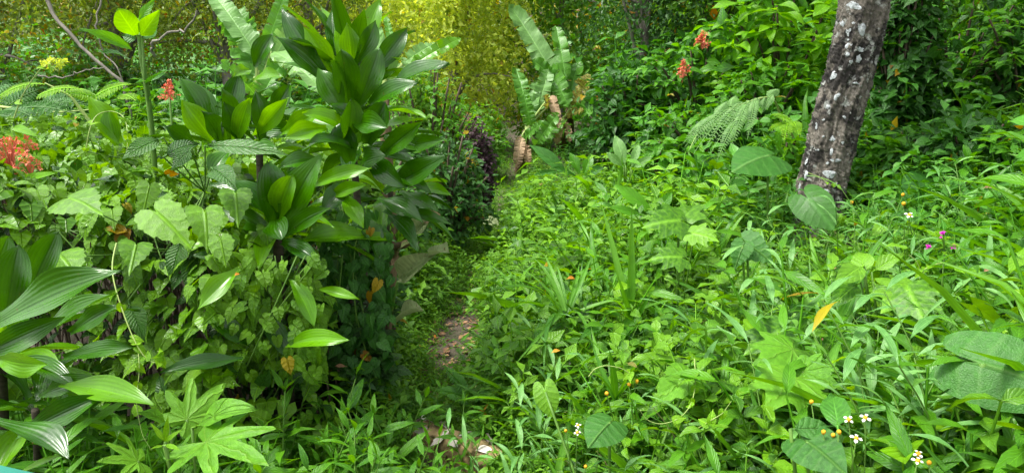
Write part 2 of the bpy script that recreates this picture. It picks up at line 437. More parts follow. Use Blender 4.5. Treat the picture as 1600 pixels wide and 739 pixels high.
M = {
    'dracaena': leafmat('dracaena_leaf', (.018, .070, .007), (.045, .14, .011), .22, .22, 'parallel', 9, spec=.5, vcol=(.012, .045, .006), bump=.35, yellow=0, spots=.12, back=1.3),
    'dracaena_bright': leafmat('dracaena_bright_leaf', (.07, .20, .011), (.11, .27, .015), .30, .34, 'parallel', 8, spec=.45, bump=.22, yellow=0, spots=.1, back=1.3),  # brighter, yellower copy of the leaf colour with more translucency
    'vine': leafmat('vine_leaf', (.055, .15, .016), (.14, .29, .03), .36, .27, 'pinnate', 4, 1.2, midw=.05, bump=1.2, spec=.4, yellow=.004, spots=.25),
    'vine_shade': leafmat('shade_dark_leaf', (.014, .045, .010), (.032, .09, .015), .38, .2, 'pinnate', 7, bump=.9, yellow=.02, spots=.2),  # darkened leaf copy, shade among the plants put into its colour
    'rugose': leafmat('wrinkled_leaf', (.032, .095, .022), (.06, .15, .03), .30, .25, 'pinnate', 12, 2.5, bump=1.3, yellow=0, spots=.5),
    'herb': leafmat('herb_leaf', (.026, .095, .014), (.14, .29, .038), .38, .26, 'pinnate', 7, bump=.7, yellow=0, spots=.12),
    'herb_cool': leafmat('cool_herb_leaf', (.036, .12, .024), (.09, .24, .042), .38, .25, 'pinnate', 8, bump=.6, yellow=.004, spots=.1),
    'herb_lime': leafmat('lime_herb_leaf', (.11, .26, .025), (.19, .36, .04), .42, .30, 'pinnate', 7, bump=.6, yellow=.004),
    'lance': leafmat('lance_leaf', (.038, .125, .018), (.10, .25, .03), .36, .32, 'pinnate', 10, 2.5, bump=.6, yellow=.004, spots=.1),
    'grass': leafmat('grass_blade', (.05, .155, .025), (.125, .28, .045), .40, .35, 'parallel', 5, bump=.3, yellow=0),
    'bamboo': leafmat('bamboo_grass_leaf', (.085, .215, .06), (.17, .33, .11), .36, .30, 'parallel', 6, bump=.3, yellow=.004),
    'lobed': leafmat('lobed_leaf', (.085, .23, .028), (.145, .32, .045), .45, .26, 'palmate', 7, 1.3, midw=.05, vcol=(.26, .40, .08), bump=1.2, yellow=0, spots=.35),
    'taro': leafmat('arrow_leaf', (.035, .115, .022), (.06, .17, .035), .42, .24, 'pinnate', 6, 1.0, midw=.045, vcol=(.16, .30, .09), bump=1.2, yellow=0, spots=.1),
    'fern': leafmat('fern_leaflet', (.09, .19, .06), (.15, .27, .09), .5, .25, 'none', yellow=0, bump=.3),
    'fern_green': leafmat('green_fern_leaflet', (.055, .16, .03), (.09, .23, .04), .5, .3, 'none', yellow=0, bump=.3),
    'banana': leafmat('banana_leaf', (.075, .19, .035), (.12, .27, .06), .38, .34, 'pinnate', 26, 1.2, bump=.6, yellow=0, spots=.06),
    'banana_pale': leafmat('pale_banana_leaf', (.12, .24, .075), (.19, .33, .12), .42, .3, 'pinnate', 26, 1.2, bump=.5, yellow=0),
    'banana_yellow': leafmat('yellowing_banana_leaf', (.30, .26, .03), (.22, .24, .04), .6, .35, 'pinnate', 22, 1.2, bump=.6, yellow=0, spots=1.0),
    'dry': leafmat('dry_leaf', (.20, .13, .07), (.36, .26, .16), .8, .25, 'pinnate', 10, 1.5, bump=1., yellow=0, spots=.4),
    'wither': leafmat('withered_leaf', (.16, .21, .09), (.22, .26, .13), .75, .25, 'pinnate', 12, 1.5, bump=1.2, yellow=0, spots=.4),
    'litter': leafmat('litter_leaf', (.17, .09, .045), (.38, .22, .12), .8, .1, 'pinnate', 7, bump=.8, yellow=0, spots=.6),
    'orange': leafmat('orange_leaf', (.55, .17, .02), (.60, .30, .03), .6, .3, 'pinnate', 7, bump=.6, yellow=0, spots=.2),
    'yellowtree': leafmat('yellow_tree_leaf', (.25, .37, .05), (.50, .57, .09), .5, .46, 'none', yellow=.02, back=1.1),
    'olive': leafmat('olive_tree_leaf', (.075, .13, .035), (.22, .29, .06), .45, .35, 'none', yellow=.08),
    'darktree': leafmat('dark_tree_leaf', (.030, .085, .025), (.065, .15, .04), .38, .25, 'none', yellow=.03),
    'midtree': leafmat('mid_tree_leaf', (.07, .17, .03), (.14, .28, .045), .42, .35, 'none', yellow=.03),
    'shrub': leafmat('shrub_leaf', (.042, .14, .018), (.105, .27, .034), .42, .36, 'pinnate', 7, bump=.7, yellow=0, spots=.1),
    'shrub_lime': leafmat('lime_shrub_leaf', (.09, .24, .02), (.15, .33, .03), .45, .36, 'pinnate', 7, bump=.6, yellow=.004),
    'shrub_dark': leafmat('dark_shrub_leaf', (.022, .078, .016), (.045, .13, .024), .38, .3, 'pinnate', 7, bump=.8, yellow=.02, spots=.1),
    'purple': leafmat('purple_leaf', (.045, .022, .035), (.075, .045, .05), .4, .2, 'pinnate', 6, vcol=(.12, .06, .08), yellow=0),
    'crimson': leafmat('crimson_leaf', (.14, .015, .035), (.22, .03, .06), .4, .3, 'pinnate', 6, vcol=(.3, .06, .1), yellow=0),
    'coral': leafmat('coral_floret', (.68, .14, .08), (.80, .30, .19), .6, .3, 'none', yellow=0, bump=.1, back=.8),
    'magenta': leafmat('magenta_petal', (.60, .02, .42), (.72, .06, .55), .6, .3, 'none', yellow=0, bump=.1, back=.8),
    'white': leafmat('white_petal', (.75, .75, .70), (.82, .82, .78), .6, .3, 'none', yellow=0, bump=.1, vcol=(.8, .8, .75), back=.6),
    'yellow': plain('flower_disc', (.45, .20, .01), (.75, .42, .02), .8, 60),
    'peach': leafmat('peach_floret', (.75, .30, .14), (.8, .4, .2), .6, .3, 'none', yellow=0, bump=.1, back=.7),
    'stem': plain('green_stem', (.06, .15, .02), (.12, .24, .035), .5, 20, .2),
    'stem_pale': plain('pale_stem', (.22, .32, .08), (.32, .42, .12), .5, 20, .2),
    'stem_dry': plain('dry_stem', (.16, .12, .05), (.34, .28, .13), .8, 20, .2),
    'cane': plain('dracaena_cane', (.03, .024, .016), (.08, .065, .045), .8, 18, .8, (1, 1, 5)),
    'twig': plain('brown_twig', (.05, .035, .022), (.13, .10, .07), .85, 14, .6),
    'branch_grey': plain('grey_branch', (.10, .09, .075), (.27, .25, .21), .85, 9, .8, (1, 1, .4)),
    'bananastem': plain('banana_stem', (.05, .035, .02), (.20, .14, .07), .8, 10, .8, (2, 2, .3)),
}

# soil
m, nt, pb = new_mat('soil'); M['soil'] = m
tc = nt.nodes.new('ShaderNodeTexCoord'); n1 = noise(nt, tc.outputs['Object'], 3.0, 8, .7); n2 = noise(nt, tc.outputs['Object'], 34, 6, .7)
rp = ramp(nt, [(.3, (.028, .02, .012)), (.52, (.075, .052, .034)), (.7, (.15, .115, .085))]); nt.links.new(n2, rp.inputs[0])
rp2 = ramp(nt, [(.42, (.03, .05, .012)), (.6, (.13, .10, .075))]); nt.links.new(n1, rp2.inputs[0])
nt.links.new(mixc(nt, .45, rp.outputs[0], rp2.outputs[0]), pb.inputs['Base Color'])
pb.inputs['Roughness'].default_value = .9
bm = nt.nodes.new('ShaderNodeBump'); bm.inputs['Strength'].default_value = .9; bm.inputs['Distance'].default_value = .03
nt.links.new(n2, bm.inputs['Height']); nt.links.new(bm.outputs[0], pb.inputs['Normal'])

# bark of the big leaning tree: grey-brown with black and pale growth
m, nt, pb = new_mat('bark'); M['bark'] = m
tc = nt.nodes.new('ShaderNodeTexCoord')
mp = nt.nodes.new('ShaderNodeMapping'); mp.inputs['Scale'].default_value = (1, 1, .45); nt.links.new(tc.outputs['Object'], mp.inputs[0])
nb = noise(nt, mp.outputs[0], 16, 8, .72); nf = noise(nt, mp.outputs[0], 60, 6, .7)
blk = noise(nt, tc.outputs['Object'], 5.2, 5, .62); lic = noise(nt, tc.outputs['Object'], 13, 6, .68); big = noise(nt, tc.outputs['Object'], 2.6, 3)
rp = ramp(nt, [(.34, (.028, .026, .022)), (.5, (.125, .108, .086)), (.66, (.31, .28, .24))]); nt.links.new(mixc(nt, .45, nb, nf), rp.inputs[0])
c = mixc(nt, mathn(nt, 'MULTIPLY', mathn(nt, 'SUBTRACT', blk, .485, True), 16, True), rp.outputs[0], (.018, .015, .012))
c = mixc(nt, mathn(nt, 'MULTIPLY', mathn(nt, 'SUBTRACT', mathn(nt, 'ADD', lic, mathn(nt, 'MULTIPLY', big, .25)), .69, True), 12, True), c, (.34, .35, .32))
nt.links.new(c, pb.inputs['Base Color']); pb.inputs['Roughness'].default_value = .85
bm = nt.nodes.new('ShaderNodeBump'); bm.inputs['Strength'].default_value = 1.0; bm.inputs['Distance'].default_value = .012
nt.links.new(mathn(nt, 'ADD', nb, mathn(nt, 'MULTIPLY', nf, .4)), bm.inputs['Height']); nt.links.new(bm.outputs[0], pb.inputs['Normal'])
M['lichen'] = plain('lichen', (.26, .28, .28), (.60, .64, .66), .95, 60, 1.0)
M['stone'] = plain('ochre_stone', (.12, .085, .035), (.36, .27, .13), .9, 22, 1.0)
M['stone_white'] = plain('white_lichen', (.36, .32, .27), (.62, .57, .52), .9, 30, .6)
M['teal'] = plain('teal_paint', (.008, .12, .085), (.012, .17, .12), .45, 5, .1)

# ------------------------------------------------------------------ ground sheet
xs = np.unique(np.concatenate([np.linspace(-60, -6, 28), np.linspace(-6, 6, 110), np.linspace(6, 60, 28)]))
ys = np.unique(np.concatenate([np.linspace(-20, 0, 12), np.linspace(0, 13, 120), np.linspace(13, 80, 60)]))
GX, GY = np.meshgrid(xs, ys, indexing='ij')
GZ = H(GX, GY)
GZ = GZ + .012 * wob(GX, GY, 7) * (np.abs(GX) < 6)
V = np.stack([GX, GY, GZ], -1).reshape(-1, 3)
tag(link('ground', new_mesh('ground', V, grid_faces(len(xs), len(ys))[:, ::-1], V[:, :2].copy(), M['soil'])), kind='structure')

# ------------------------------------------------------------------ plant builders
UP = np.array([0, 0, 1.])
def rdir(n=1):
    a = rng.random(n) * 2 * math.pi
    return np.stack([np.cos(a), np.sin(a), np.zeros(n)], 1)
class Plan:
    """one plant worked out in its own space: a stem mesh and a list of leaves"""
    def __init__(s): s.stem = []; s.leaf = []
    def add(s, kind, p, Y, N, size):
        pr = LEAF[kind]; k = int(rng.integers(len(pr)))
        s.leaf.append((kind, k, np.asarray(p, float), frames(Y, N)[0], size))
    def stems(s, *t): s.stem.append(t)
    def sprig(s):
        """the same plant as one small mesh for mass planting"""
        parts = [(LEAF[k][i], p[None], r[None], [z]) for k, i, p, r, z in s.leaf]
        V, F, U, _ = merge(parts)
        for v, f, u in s.stem:
            F = np.concatenate([F, f + len(V)]); V = np.concatenate([V, v]); U = np.concatenate([U, np.full((len(v), 2), .5)])
        return V, F, U
def stem_curve(h, lean=.15, n=7):
    d = rdir()[0] * lean * h
    return bez([0, 0, 0], d * .2 + UP * h * .55, d + UP * h, n)
def opposite(h, nodes, kind, size, lean=.2, pitch=(.0, .5), rad=.004, start=.25, tip=.55, sides=4, alt=False, droopN=.0):
    pl = Plan()
    c = stem_curve(h, lean, 7)
    pl.stems(*tube(c, np.linspace(rad, rad * .5, 7), sides))
    a0 = rng.random() * 6.28
    for i in range(nodes):
        f = start + (1 - start) * i / max(nodes - 1, 1)
        q = np.array([np.interp(f, np.linspace(0, 1, 7), c[:, k]) for k in range(3)])
        a = a0 + i * (2.4 if alt else math.pi / 2)
        sz = size * (1 - (1 - tip) * max(0, (f - .55) / .45)) * rng.uniform(.8, 1.15) * (1.0 if f > .3 else .8)
        for s in ((0,) if alt else (0, math.pi)):
            b = a + s + rng.normal(0, .25)
            pt = rng.uniform(*pitch) + .5 * max(0, f - .8) / .2
            Y = np.array([math.cos(b) * math.cos(pt), math.sin(b) * math.cos(pt), math.sin(pt)])
            pl.add(kind, q, Y, UP + .35 * rng.normal(size=3) * [1, 1, 0], sz)
    if not alt:
        for s in range(2):
            b = a0 + s * math.pi + nodes * math.pi / 2
            pl.add(kind, c[-1], [math.cos(b) * .6, math.sin(b) * .6, .8], UP, size * tip * .6)
    return pl
def rosette(n, kind, size, pitch=(.2, 1.1), h=.02):
    pl = Plan()
    for i in range(n):
        a = i * 2.4 + rng.normal(0, .2); f = i / max(n - 1, 1)
        pt = pitch[0] + (pitch[1] - pitch[0]) * f + rng.normal(0, .12)
        Y = np.array([math.cos(a) * math.cos(pt), math.sin(a) * math.cos(pt), math.sin(pt)])
        pl.add(kind, [0, 0, h * f], Y, UP + .3 * rng.normal(size=3), size * rng.uniform(.75, 1.15) * (1 - .3 * f))
    return pl
def bamboo_grass(h, n, size):
    pl = Plan()
    c = stem_curve(h, .45, 8)
    pl.stems(*tube(c, np.linspace(.0032, .0016, 8), 4))
    a0 = rng.random() * 6.28
    for i in range(n):
        f = .2 + .8 * i / (n - 1)
        q = np.array([np.interp(f, np.linspace(0, 1, 8), c[:, k]) for k in range(3)])
        b = a0 + (i % 2) * math.pi + rng.normal(0, .45)
        pt = rng.uniform(.3, .9)
        Y = np.array([math.cos(b) * math.cos(pt), math.sin(b) * math.cos(pt), math.sin(pt)])
        pl.add('bamboo', q, Y, UP, size * rng.uniform(.75, 1.15))
    return pl
def long_stalk(n, kind, size, h):
    """leaves each on its own long stalk from the base (taro, pennywort)"""
    pl = Plan()
    for i in range(n):
        a = rng.random() * 6.28; hh = h * rng.uniform(.6, 1.1); d = np.array([math.cos(a), math.sin(a), 0]) * hh * rng.uniform(.2, .6)
        top = d + UP * hh
        pl.stems(*tube(bez([0, 0, 0], d * .3 + UP * hh * .7, top, 5), [size * .03] * 5, 4))
        pl.add(kind, top, d / max(hh, .01) + np.array([0, 0, -.5]) + np.array([0, -.4, 0]), UP * 1.0 + d / max(hh, .01) + .3 * rng.normal(size=3), size * rng.uniform(.7, 1.15))
    return pl
_cache = {}
def leafmesh(kind, k, mat):
    key = (kind, k, mat)
    if key not in _cache:
        v, f, u = LEAF[kind][k]
        _cache[key] = new_mesh('leaf', v, f, u, M[mat])
    return _cache[key]
def build(pl, name, label, cat, loc, mat, stem_mat='stem', group=None, rot=0., scale=1.):
    t = thing(name, label, cat, loc, group)
    t.rotation_euler = (0, 0, rot); t.scale = (scale,) * 3
    if pl.stem:
        V = []; F = []; U = []; o = 0
        for v, f, u in pl.stem:
            V.append(v); F.append(f + o); U.append(u); o += len(v)
        link('stem', new_mesh('stem', np.concatenate(V), np.concatenate(F), np.concatenate(U), M[stem_mat]), t)
    for kind, k, p, r, s in pl.leaf:
        link('leaf', leafmesh(kind, k, mat), t, mat4(p, r, s))
    return t
def copy_tree(o, parent=None):
    c = o.copy(); col.objects.link(c)
    if parent is not None: c.parent = parent
    for ch in o.children: copy_tree(ch, c)
    return c
def copy_to(t, loc, rot, scale, label=None, group=None, tilt=0.):
    c = copy_tree(t)
    c.location = [float(v) for v in loc]; c.rotation_euler = (tilt, 0, rot); c.scale = (scale,) * 3
    if label: c['label'] = label
    if group: c['group'] = group
    return c
LAND = [(1284, 300, 'the lichen trunk'), (1470, 378, 'the magenta flowers'), (1338, 665, 'the three white flowers'), (1435, 712, 'the two white flowers near the corner'), (1230, 570, 'the broad lobed leaves'), (1065, 355, 'the pale lobed leaves'),
        (880, 470, 'the strap-leaf clump'), (985, 400, 'the sword-like blades'), (903, 668, 'the small white flowers'), (1550, 580, 'the huge arrow leaf'), (1190, 395, 'the rounded ribbed leaves'), (1420, 460, 'the lobed leaves under the magenta flowers'),
        (720, 710, 'the lichened kerb stone'), (685, 530, 'the bare earth'), (330, 690, 'the deeply cut leaves'), (1192, 245, 'the pale arrow leaf'), (980, 240, 'the pleated pale leaves'), (1000, 310, 'the broad ribbed leaves'), (870, 255, 'the long pale leaf'),
        (1050, 605, 'the pale heart leaf'), (1535, 294, 'the rust-red leaf'), (1421, 336, 'the lone white flower'), (560, 545, 'the thin dark canes'), (500, 535, 'the low glossy plant')]
def place_words(p):
    q = np.asarray(p, float) + UP * .25 - EYE; dep = q[1] * cp - q[2] * sp_
    X_, Y_ = 800 + FPX * q[0] / dep, 369.5 - FPX * (q[1] * sp_ + q[2] * cp) / dep
    a, b, ph = min(LAND, key=lambda l: (l[0] - X_) ** 2 + 1.6 * (l[1] - Y_) ** 2)
    if abs(X_ - a) > abs(Y_ - b) * 1.2: rel = 'left of' if X_ < a else 'right of'
    else: rel = 'behind' if Y_ < b else 'in front of'
    far = math.hypot(X_ - a, Y_ - b)
    return ('close ' if far < 55 and rel[0] in 'lr' else '') + rel + ' ' + ph
def plant_many(protos, spots, group, label, noun=None):
    """first spots move the prototypes themselves, the rest are copies"""
    base_label = label; ss = [q[2] for q in spots]; lo_, hi_ = np.quantile(ss, [.33, .67])
    for i, (p, rot, s) in enumerate(spots):
        if noun: label = ('small ' if s < lo_ else 'tall ' if s > hi_ else '') + noun + ' ' + place_words(p)
        if i < len(protos):
            t = protos[i]; t.location = [float(v) for v in p]; t.rotation_euler = (0, 0, rot); t.scale = (s,) * 3
            t['label'] = label; t['group'] = group
        else:
            copy_to(protos[i % len(protos)], p, rot, s, label, group)
def curve_leaf(p0, p1, W, n, bend=.15, prof='dracaena', fold=.35, wave=.12, nl=16, nw=3, sag=None, split=0):
    """a leaf mesh that runs from p0 (base) to p1 (tip), its face turned to n"""
    p0 = np.asarray(p0, float); p1 = np.asarray(p1, float)
    Ln = np.linalg.norm(p1 - p0); n = nrm(n)
    mid = (p0 + p1) / 2 + n * bend * Ln
    c = bez(p0, mid, p1, nl + 1)
    T = nrm(np.gradient(c, axis=0)); X = nrm(np.cross(T, n)); Z = np.cross(X, T)
    t = np.linspace(0, 1, nl + 1); s = np.linspace(-1, 1, 2 * nw + 1)
    wd = PROF[prof](t) * W / 2
    ph = random.uniform(0, 6); fr = random.uniform(7, 12)
    A = np.abs(s)[None, :, None]
    lift = fold * A[..., 0] * wd[:, None] + wave * W * (np.sin(ph + fr * t)[:, None] * np.sign(s)[None] * .5 + np.cos(ph * 1.6 + fr * .7 * t)[:, None] * .4) * A[..., 0] ** 2
    if split:
        jag = rng.normal(0, 1, (nl + 1, 2))
        lift = lift + wd[:, None] * .22 * np.where(s[None] < 0, jag[:, :1], jag[:, 1:]) * A[..., 0] ** 1.5
    V = c[:, None] + s[None, :, None] * wd[:, None, None] * X[:, None] * (1 - .12 * fold * A) + lift[..., None] * Z[:, None]
    U = np.stack(np.broadcast_arrays(s[None] * .5 + .5, t[:, None]), -1).reshape(-1, 2)
    if split:
        # every row of each half is a strip of its own; some strips part at the edge
        Vn, Fn, Un = [], [], []; o = 0
        UU = U.reshape(nl + 1, 2 * nw + 1, 2)
        gap = 0.0
        for side in (0, 1):
            js = range(0, nw + 1) if side == 0 else range(nw, 2 * nw + 1)
            i = 0
            while i < nl:
                k = min(nl, i + int(rng.integers(1, 7)))
                rows = V[i:k + 1][:, list(js)].copy(); uu = UU[i:k + 1][:, list(js)].copy()
                sh = rng.normal(0, .12) * W
                edge = np.linspace(1, 0, nw + 1) if side == 0 else np.linspace(0, 1, nw + 1)
                rows += (edge ** 1.4)[None, :, None] * (T[i:k + 1][:, None] * rng.uniform(-.02, .05) * W + Z[i:k + 1][:, None] * sh)
                if k < nl: rows[-1] -= (edge ** 1.2)[:, None] * T[k] * W * rng.uniform(.02, .12)
                Vn.append(rows.reshape(-1, 3)); Un.append(uu.reshape(-1, 2)); Fn.append(grid_faces(k - i + 1, nw + 1) + o); o += rows.shape[0] * rows.shape[1]
                i = k
        return np.concatenate(Vn), np.concatenate(Fn), np.concatenate(Un)
    return V.reshape(-1, 3), grid_faces(nl + 1, 2 * nw + 1), U
def part_leaf(parent, p0, p1, W, n, mat, name='leaf', label=None, **kw):
    V, F, U = curve_leaf(p0, p1, W, n, **kw)
    base = np.asarray(p0, float)
    o = link(name, new_mesh(name, V - base, F, U, M[mat]), parent)
    o.location = Vector((base - np.array(parent.location)).tolist()) if parent else Vector(base.tolist())
    if label: o['label'] = label
    return o
def part_tube(parent, name, pts, rad, mat, n=7, cap=True):
    pts = np.asarray(pts, float)
    base = np.array(parent.location) if parent else np.zeros(3)
    V, F, U = tube(pts - base, rad, n, cap)
    return link(name, new_mesh(name, V, F, U, M[mat]), parent)
def to_cam(p, up=.6, jit=.25):
    d = nrm(EYE - np.asarray(p)) + UP * up + rng.normal(size=3) * jit
    return nrm(d)


# ================================================================== FAR WOODS AND TREES
def lump(center, rad, n, k, leafsize, kind='tiny2', low=None, up=.5, spread=.42):
    """leaves gathered in k clumps through an ellipsoid: positions, frames, sizes"""
    c = np.asarray(center, float); rad = np.asarray(rad, float)
    d = nrm(rng.normal(size=(k, 3))); f = rng.random(k) ** .45
    cc = d * f[:, None]
    cr = spread * (.5 + .7 * rng.random(k))
    wgt = cr ** 2; idx = rng.choice(k, n, p=wgt / wgt.sum())
    dd = nrm(rng.normal(size=(n, 3)))
    q = cc[idx] + dd * (cr[idx] * (.35 + .65 * rng.random(n) ** .5))[:, None]
    p = c + q * rad
    if low is not None:
        g = H(p[:, 0], p[:, 1]) + low
        p[:, 2] = np.where(p[:, 2] < g, g + rng.random(n) * .4, p[:, 2])
    N = nrm(dd + UP * up + .35 * rng.normal(size=(n, 3)))
    Y = nrm(dd * .6 + .8 * rng.normal(size=(n, 3)) - UP * .35)
    s = leafsize * (.6 + .8 * rng.random(n))
    return p, frames(Y, N), s, c + cc * rad
def leafitems(kind, p, r, s):
    pr = LEAF[kind]; k = rng.integers(len(pr), size=len(p))
    return [(pr[i], p[k == i], r[k == i], s[k == i]) for i in range(len(pr))]
# wooded slope that closes the view behind everything
n = 52000
y = 17 + 20 * rng.random(n) ** 1.4; x = (rng.random(n) * 2 - 1) * (y * .8 + 4)
g = H(x, y); z = g + rng.random(n) ** .8 * (2.8 + 1.0 * wob(x, y, .9))
dd = nrm(rng.normal(size=(n, 3)))
stuff('far_woods', leafitems('tiny2', np.stack([x, y, z], 1), frames(nrm(dd - UP * .3), nrm(UP * .8 + dd[:, ::-1] - np.array([0, .5, 0]))), .16 + .2 * rng.random(n)),
      M['olive'], 'far wooded slope of olive green leaves behind all the trees', 'woods')

def tree_at(name, label, px, d, base_h, top, rad, mat, leafsize, n, k, trunk=.09, cat='tree', limbs=7, lean=0., spread=.42, zc=None, bark='branch_grey', kind='tiny2', group=None):
    x = (px - 800) / FPX * d; y = d; z0 = float(H(x, y))
    t = thing(name, label, cat, (x, y, z0), group)
    zc = zc if zc is not None else (top + base_h) / 2
    c = np.array([x + lean, y, z0 + zc])
    p, r, s, cc = lump(c, (rad, rad * .8, (top - base_h) / 2), n, k, leafsize, kind, low=.1, spread=spread)
    V, F, U, rn = merge(leafitems(kind, p, r, s))
    o = link('crown', new_mesh('crown', V - np.array([x, y, z0]), F, U, M[mat], rn), t); o['kind'] = 'stuff'
    b = np.array([x, y, z0])
    tp = bez(b - UP * .1, b + UP * zc * .6 + rng.normal(size=3) * .15, c + UP * (top - zc) * .6, 9)
    part_tube(t, 'trunk', tp, np.linspace(trunk, trunk * .25, 9), bark, 8)
    sel = rng.choice(len(cc), limbs, replace=False)
    for i in sel:
        f = int(rng.integers(2, 7))
        a = tp[f]; q = cc[i]
        part_tube(t, 'limb', bez(a, (a + q) / 2 + UP * .25 + rng.normal(size=3) * .2, q, 7) , np.linspace(trunk * .32, trunk * .07, 7), bark, 5)
    return t
tree_at('yellow_leaved_tree', 'bright yellow-green small-leaved tree behind the banana plants and glossy cane plant', 712, 13.0, -.1, 4.6, 1.5, 'yellowtree', .10, 15000, 120, .12, spread=.24)
tree_at('yellow_leaved_tree', 'second yellow-green tree further back, partly hidden behind the brightest one', 570, 16.0, -.2, 5.2, 1.5, 'yellowtree', .10, 9000, 90, .12, spread=.24)
tree_at('olive_tree', 'olive bush with tangled bare limbs at the far left edge behind the fern', 20, 10.5, .0, 4.4, 1.7, 'olive', .075, 11000, 60, .10, limbs=16, spread=.3)
tree_at('olive_tree', 'brownish olive tree behind the tall upright weed with pale top leaves', 200, 11.5, .2, 4.6, 1.7, 'olive', .075, 11000, 60, .12, limbs=20, spread=.3)
tree_at('olive_tree', 'olive tree with crooked brown limbs behind the left banana leaves', 370, 11.0, .2, 4.4, 1.5, 'olive', .07, 9000, 55, .11, limbs=18, spread=.3)
tree_at('olive_tree', 'yellowish olive tree behind the top leaves of the tall glossy cane plant', 490, 12.5, .2, 4.6, 1.5, 'olive', .07, 9000, 60, .1, limbs=14, spread=.28)
tree_at('dark_leaved_tree', 'dark small-leaved tree with crooked grey branches right of the banana plants', 1000, 10.6, .6, 4.6, 1.05, 'darktree', .07, 11000, 75, .09, limbs=16, spread=.3)
tree_at('dark_leaved_tree', 'dark green tree just behind the shrub with coral flowers', 1120, 11.0, .4, 4.6, 1.4, 'midtree', .085, 12000, 60, .1, limbs=12, spread=.32)
tree_at('green_leaved_tree', 'mid green tree seen above the banana plants at the top of the picture', 880, 13.5, .2, 4.8, 1.4, 'midtree', .09, 12000, 55, .1, limbs=10, spread=.34)
tree_at('green_leaved_tree', 'lime green tree behind the leaning lichen trunk', 1260, 11.0, .0, 4.6, 1.6, 'midtree', .10, 12000, 60, .1, limbs=12, spread=.32)
tree_at('olive_tree', 'yellow-flecked tree at the top right corner behind the dark thicket', 1530, 10.5, .0, 4.6, 1.8, 'olive', .09, 12000, 60, .1, limbs=16, spread=.3)
tree_at('green_leaved_tree', 'green tree between the lichen trunk and the top right corner', 1410, 10.0, .0, 4.6, 1.4, 'midtree', .09, 11000, 60, .1, limbs=16, spread=.3)
# long bare branches in front of the olive trees
for lab, pts, rad in [
    ('long pale diagonal bare branch crossing the olive trees at top left', [(60, -30, 9.6), (88, 30, 9.4), (130, 75, 9.3), (190, 128, 9.2), (205, 190, 9.2)], .026),
    ('thin bare branch curving up behind the tall upright weed', [(160, -10, 9.9), (150, 40, 9.8), (158, 75, 9.8), (190, 120, 9.7), (220, 170, 9.7)], .013),
    ('crooked brown branch between the weed and the left banana leaves', [(240, 90, 9.5), (236, 70, 9.4), (262, 52, 9.3), (290, 50, 9.3), (310, 20, 9.2)], .02),
    ('nearly level thin branch above the fern at the left', [(60, 118, 9.0), (100, 121, 9.0), (130, 112, 9.0), (160, 106, 9.0)], .011)]:
    pp = np.array([P(*q) for q in pts]); tt = np.linspace(0, 1, len(pts)); ti = np.linspace(0, 1, 20)
    c = np.stack([np.interp(ti, tt, pp[:, i]) for i in range(3)], 1) + rng.normal(size=(20, 3)) * .012
    V, F, U = tube(c, np.linspace(rad, rad * .6, 20), 7)
    tag(link('bare_branch', new_mesh('bare_branch', V, F, U, M['branch_grey'])), lab, 'branch')

# ================================================================== THE BIG LEANING TREE
tt_ = thing('lichen_tree', 'leaning grey-brown tree trunk blotched with black and pale lichen on the right bank', 'tree', P(1284, 318, 5.5))
cen = [(1279, 330, .215), (1283, 300, .195), (1288, 270, .185), (1296, 240, .182), (1303, 200, .180), (1312, 160, .180), (1323, 120, .178), (1333, 80, .180), (1342, 40, .182), (1351, 0, .186), (1362, -60, .185), (1376, -140, .18), (1392, -240, .17), (1400, -380, .16)]
pp = np.array([P(a, b, 5.5) for a, b, c in cen]); rad = np.array([c for a, b, c in cen]) * .86
pp[0, 2] = min(pp[0, 2], float(H(pp[0, 0], pp[0, 1])) - .15)
K, NS = 260, 96
u0 = np.linspace(0, 1, len(cen)); ui = np.linspace(0, 1, K)
c = np.stack([np.interp(ui, u0, pp[:, i]) for i in range(3)], 1)
for _ in range(60): c[1:-1] = (c[:-2] + c[1:-1] * 2 + c[2:]) / 4
rd = np.interp(ui, u0, rad)
rd[0:8] *= np.linspace(1.18, 1.0, 8)
T = nrm(np.gradient(c, axis=0)); X = nrm(np.cross(T, np.array([0, 1., 0]))); Z = np.cross(X, T)
a = np.linspace(0, 2 * math.pi, NS, endpoint=False)
hh_ = c[:, 2][:, None]
aa = a[None]
rough_ = (.012 * np.sin(aa * 3 + hh_ * 2.1) + .010 * np.sin(aa * 7 + hh_ * 5 + 1) + .006 * np.sin(aa * 17 + 9 * np.sin(hh_ * 4)) + .004 * np.sin(aa * 31 + hh_ * 23) + .0045 * rng.normal(size=(K, NS)) + .006 * np.sin(aa * 23 + 14 * np.sin(hh_ * 2.3)) * np.sin(hh_ * 31 + aa * 4))
flare = .05 * np.maximum(0, 1 - (hh_ - c[0, 2]) / .45) ** 2 * (np.sin(aa * 4 + 1) * .5 + .5)
rr = rd[:, None] + rough_ + flare
V = c[:, None] + rr[..., None] * (np.cos(a)[None, :, None] * X[:, None] + np.sin(a)[None, :, None] * Z[:, None])
F = []
i, j = np.meshgrid(np.arange(K - 1), np.arange(NS), indexing='ij'); j2 = (j + 1) % NS
F = np.concatenate([np.stack([i * NS + j, i * NS + j2, (i + 1) * NS + j2], -1).reshape(-1, 3), np.stack([i * NS + j, (i + 1) * NS + j2, (i + 1) * NS + j], -1).reshape(-1, 3)])
base = np.array(tt_.location)
U = np.stack([np.tile(a / 6.2832, K), np.repeat(ui, NS)], 1)
TRV = V.copy()
link('trunk', new_mesh('trunk', V.reshape(-1, 3) - base, F, U, M['bark']), tt_)
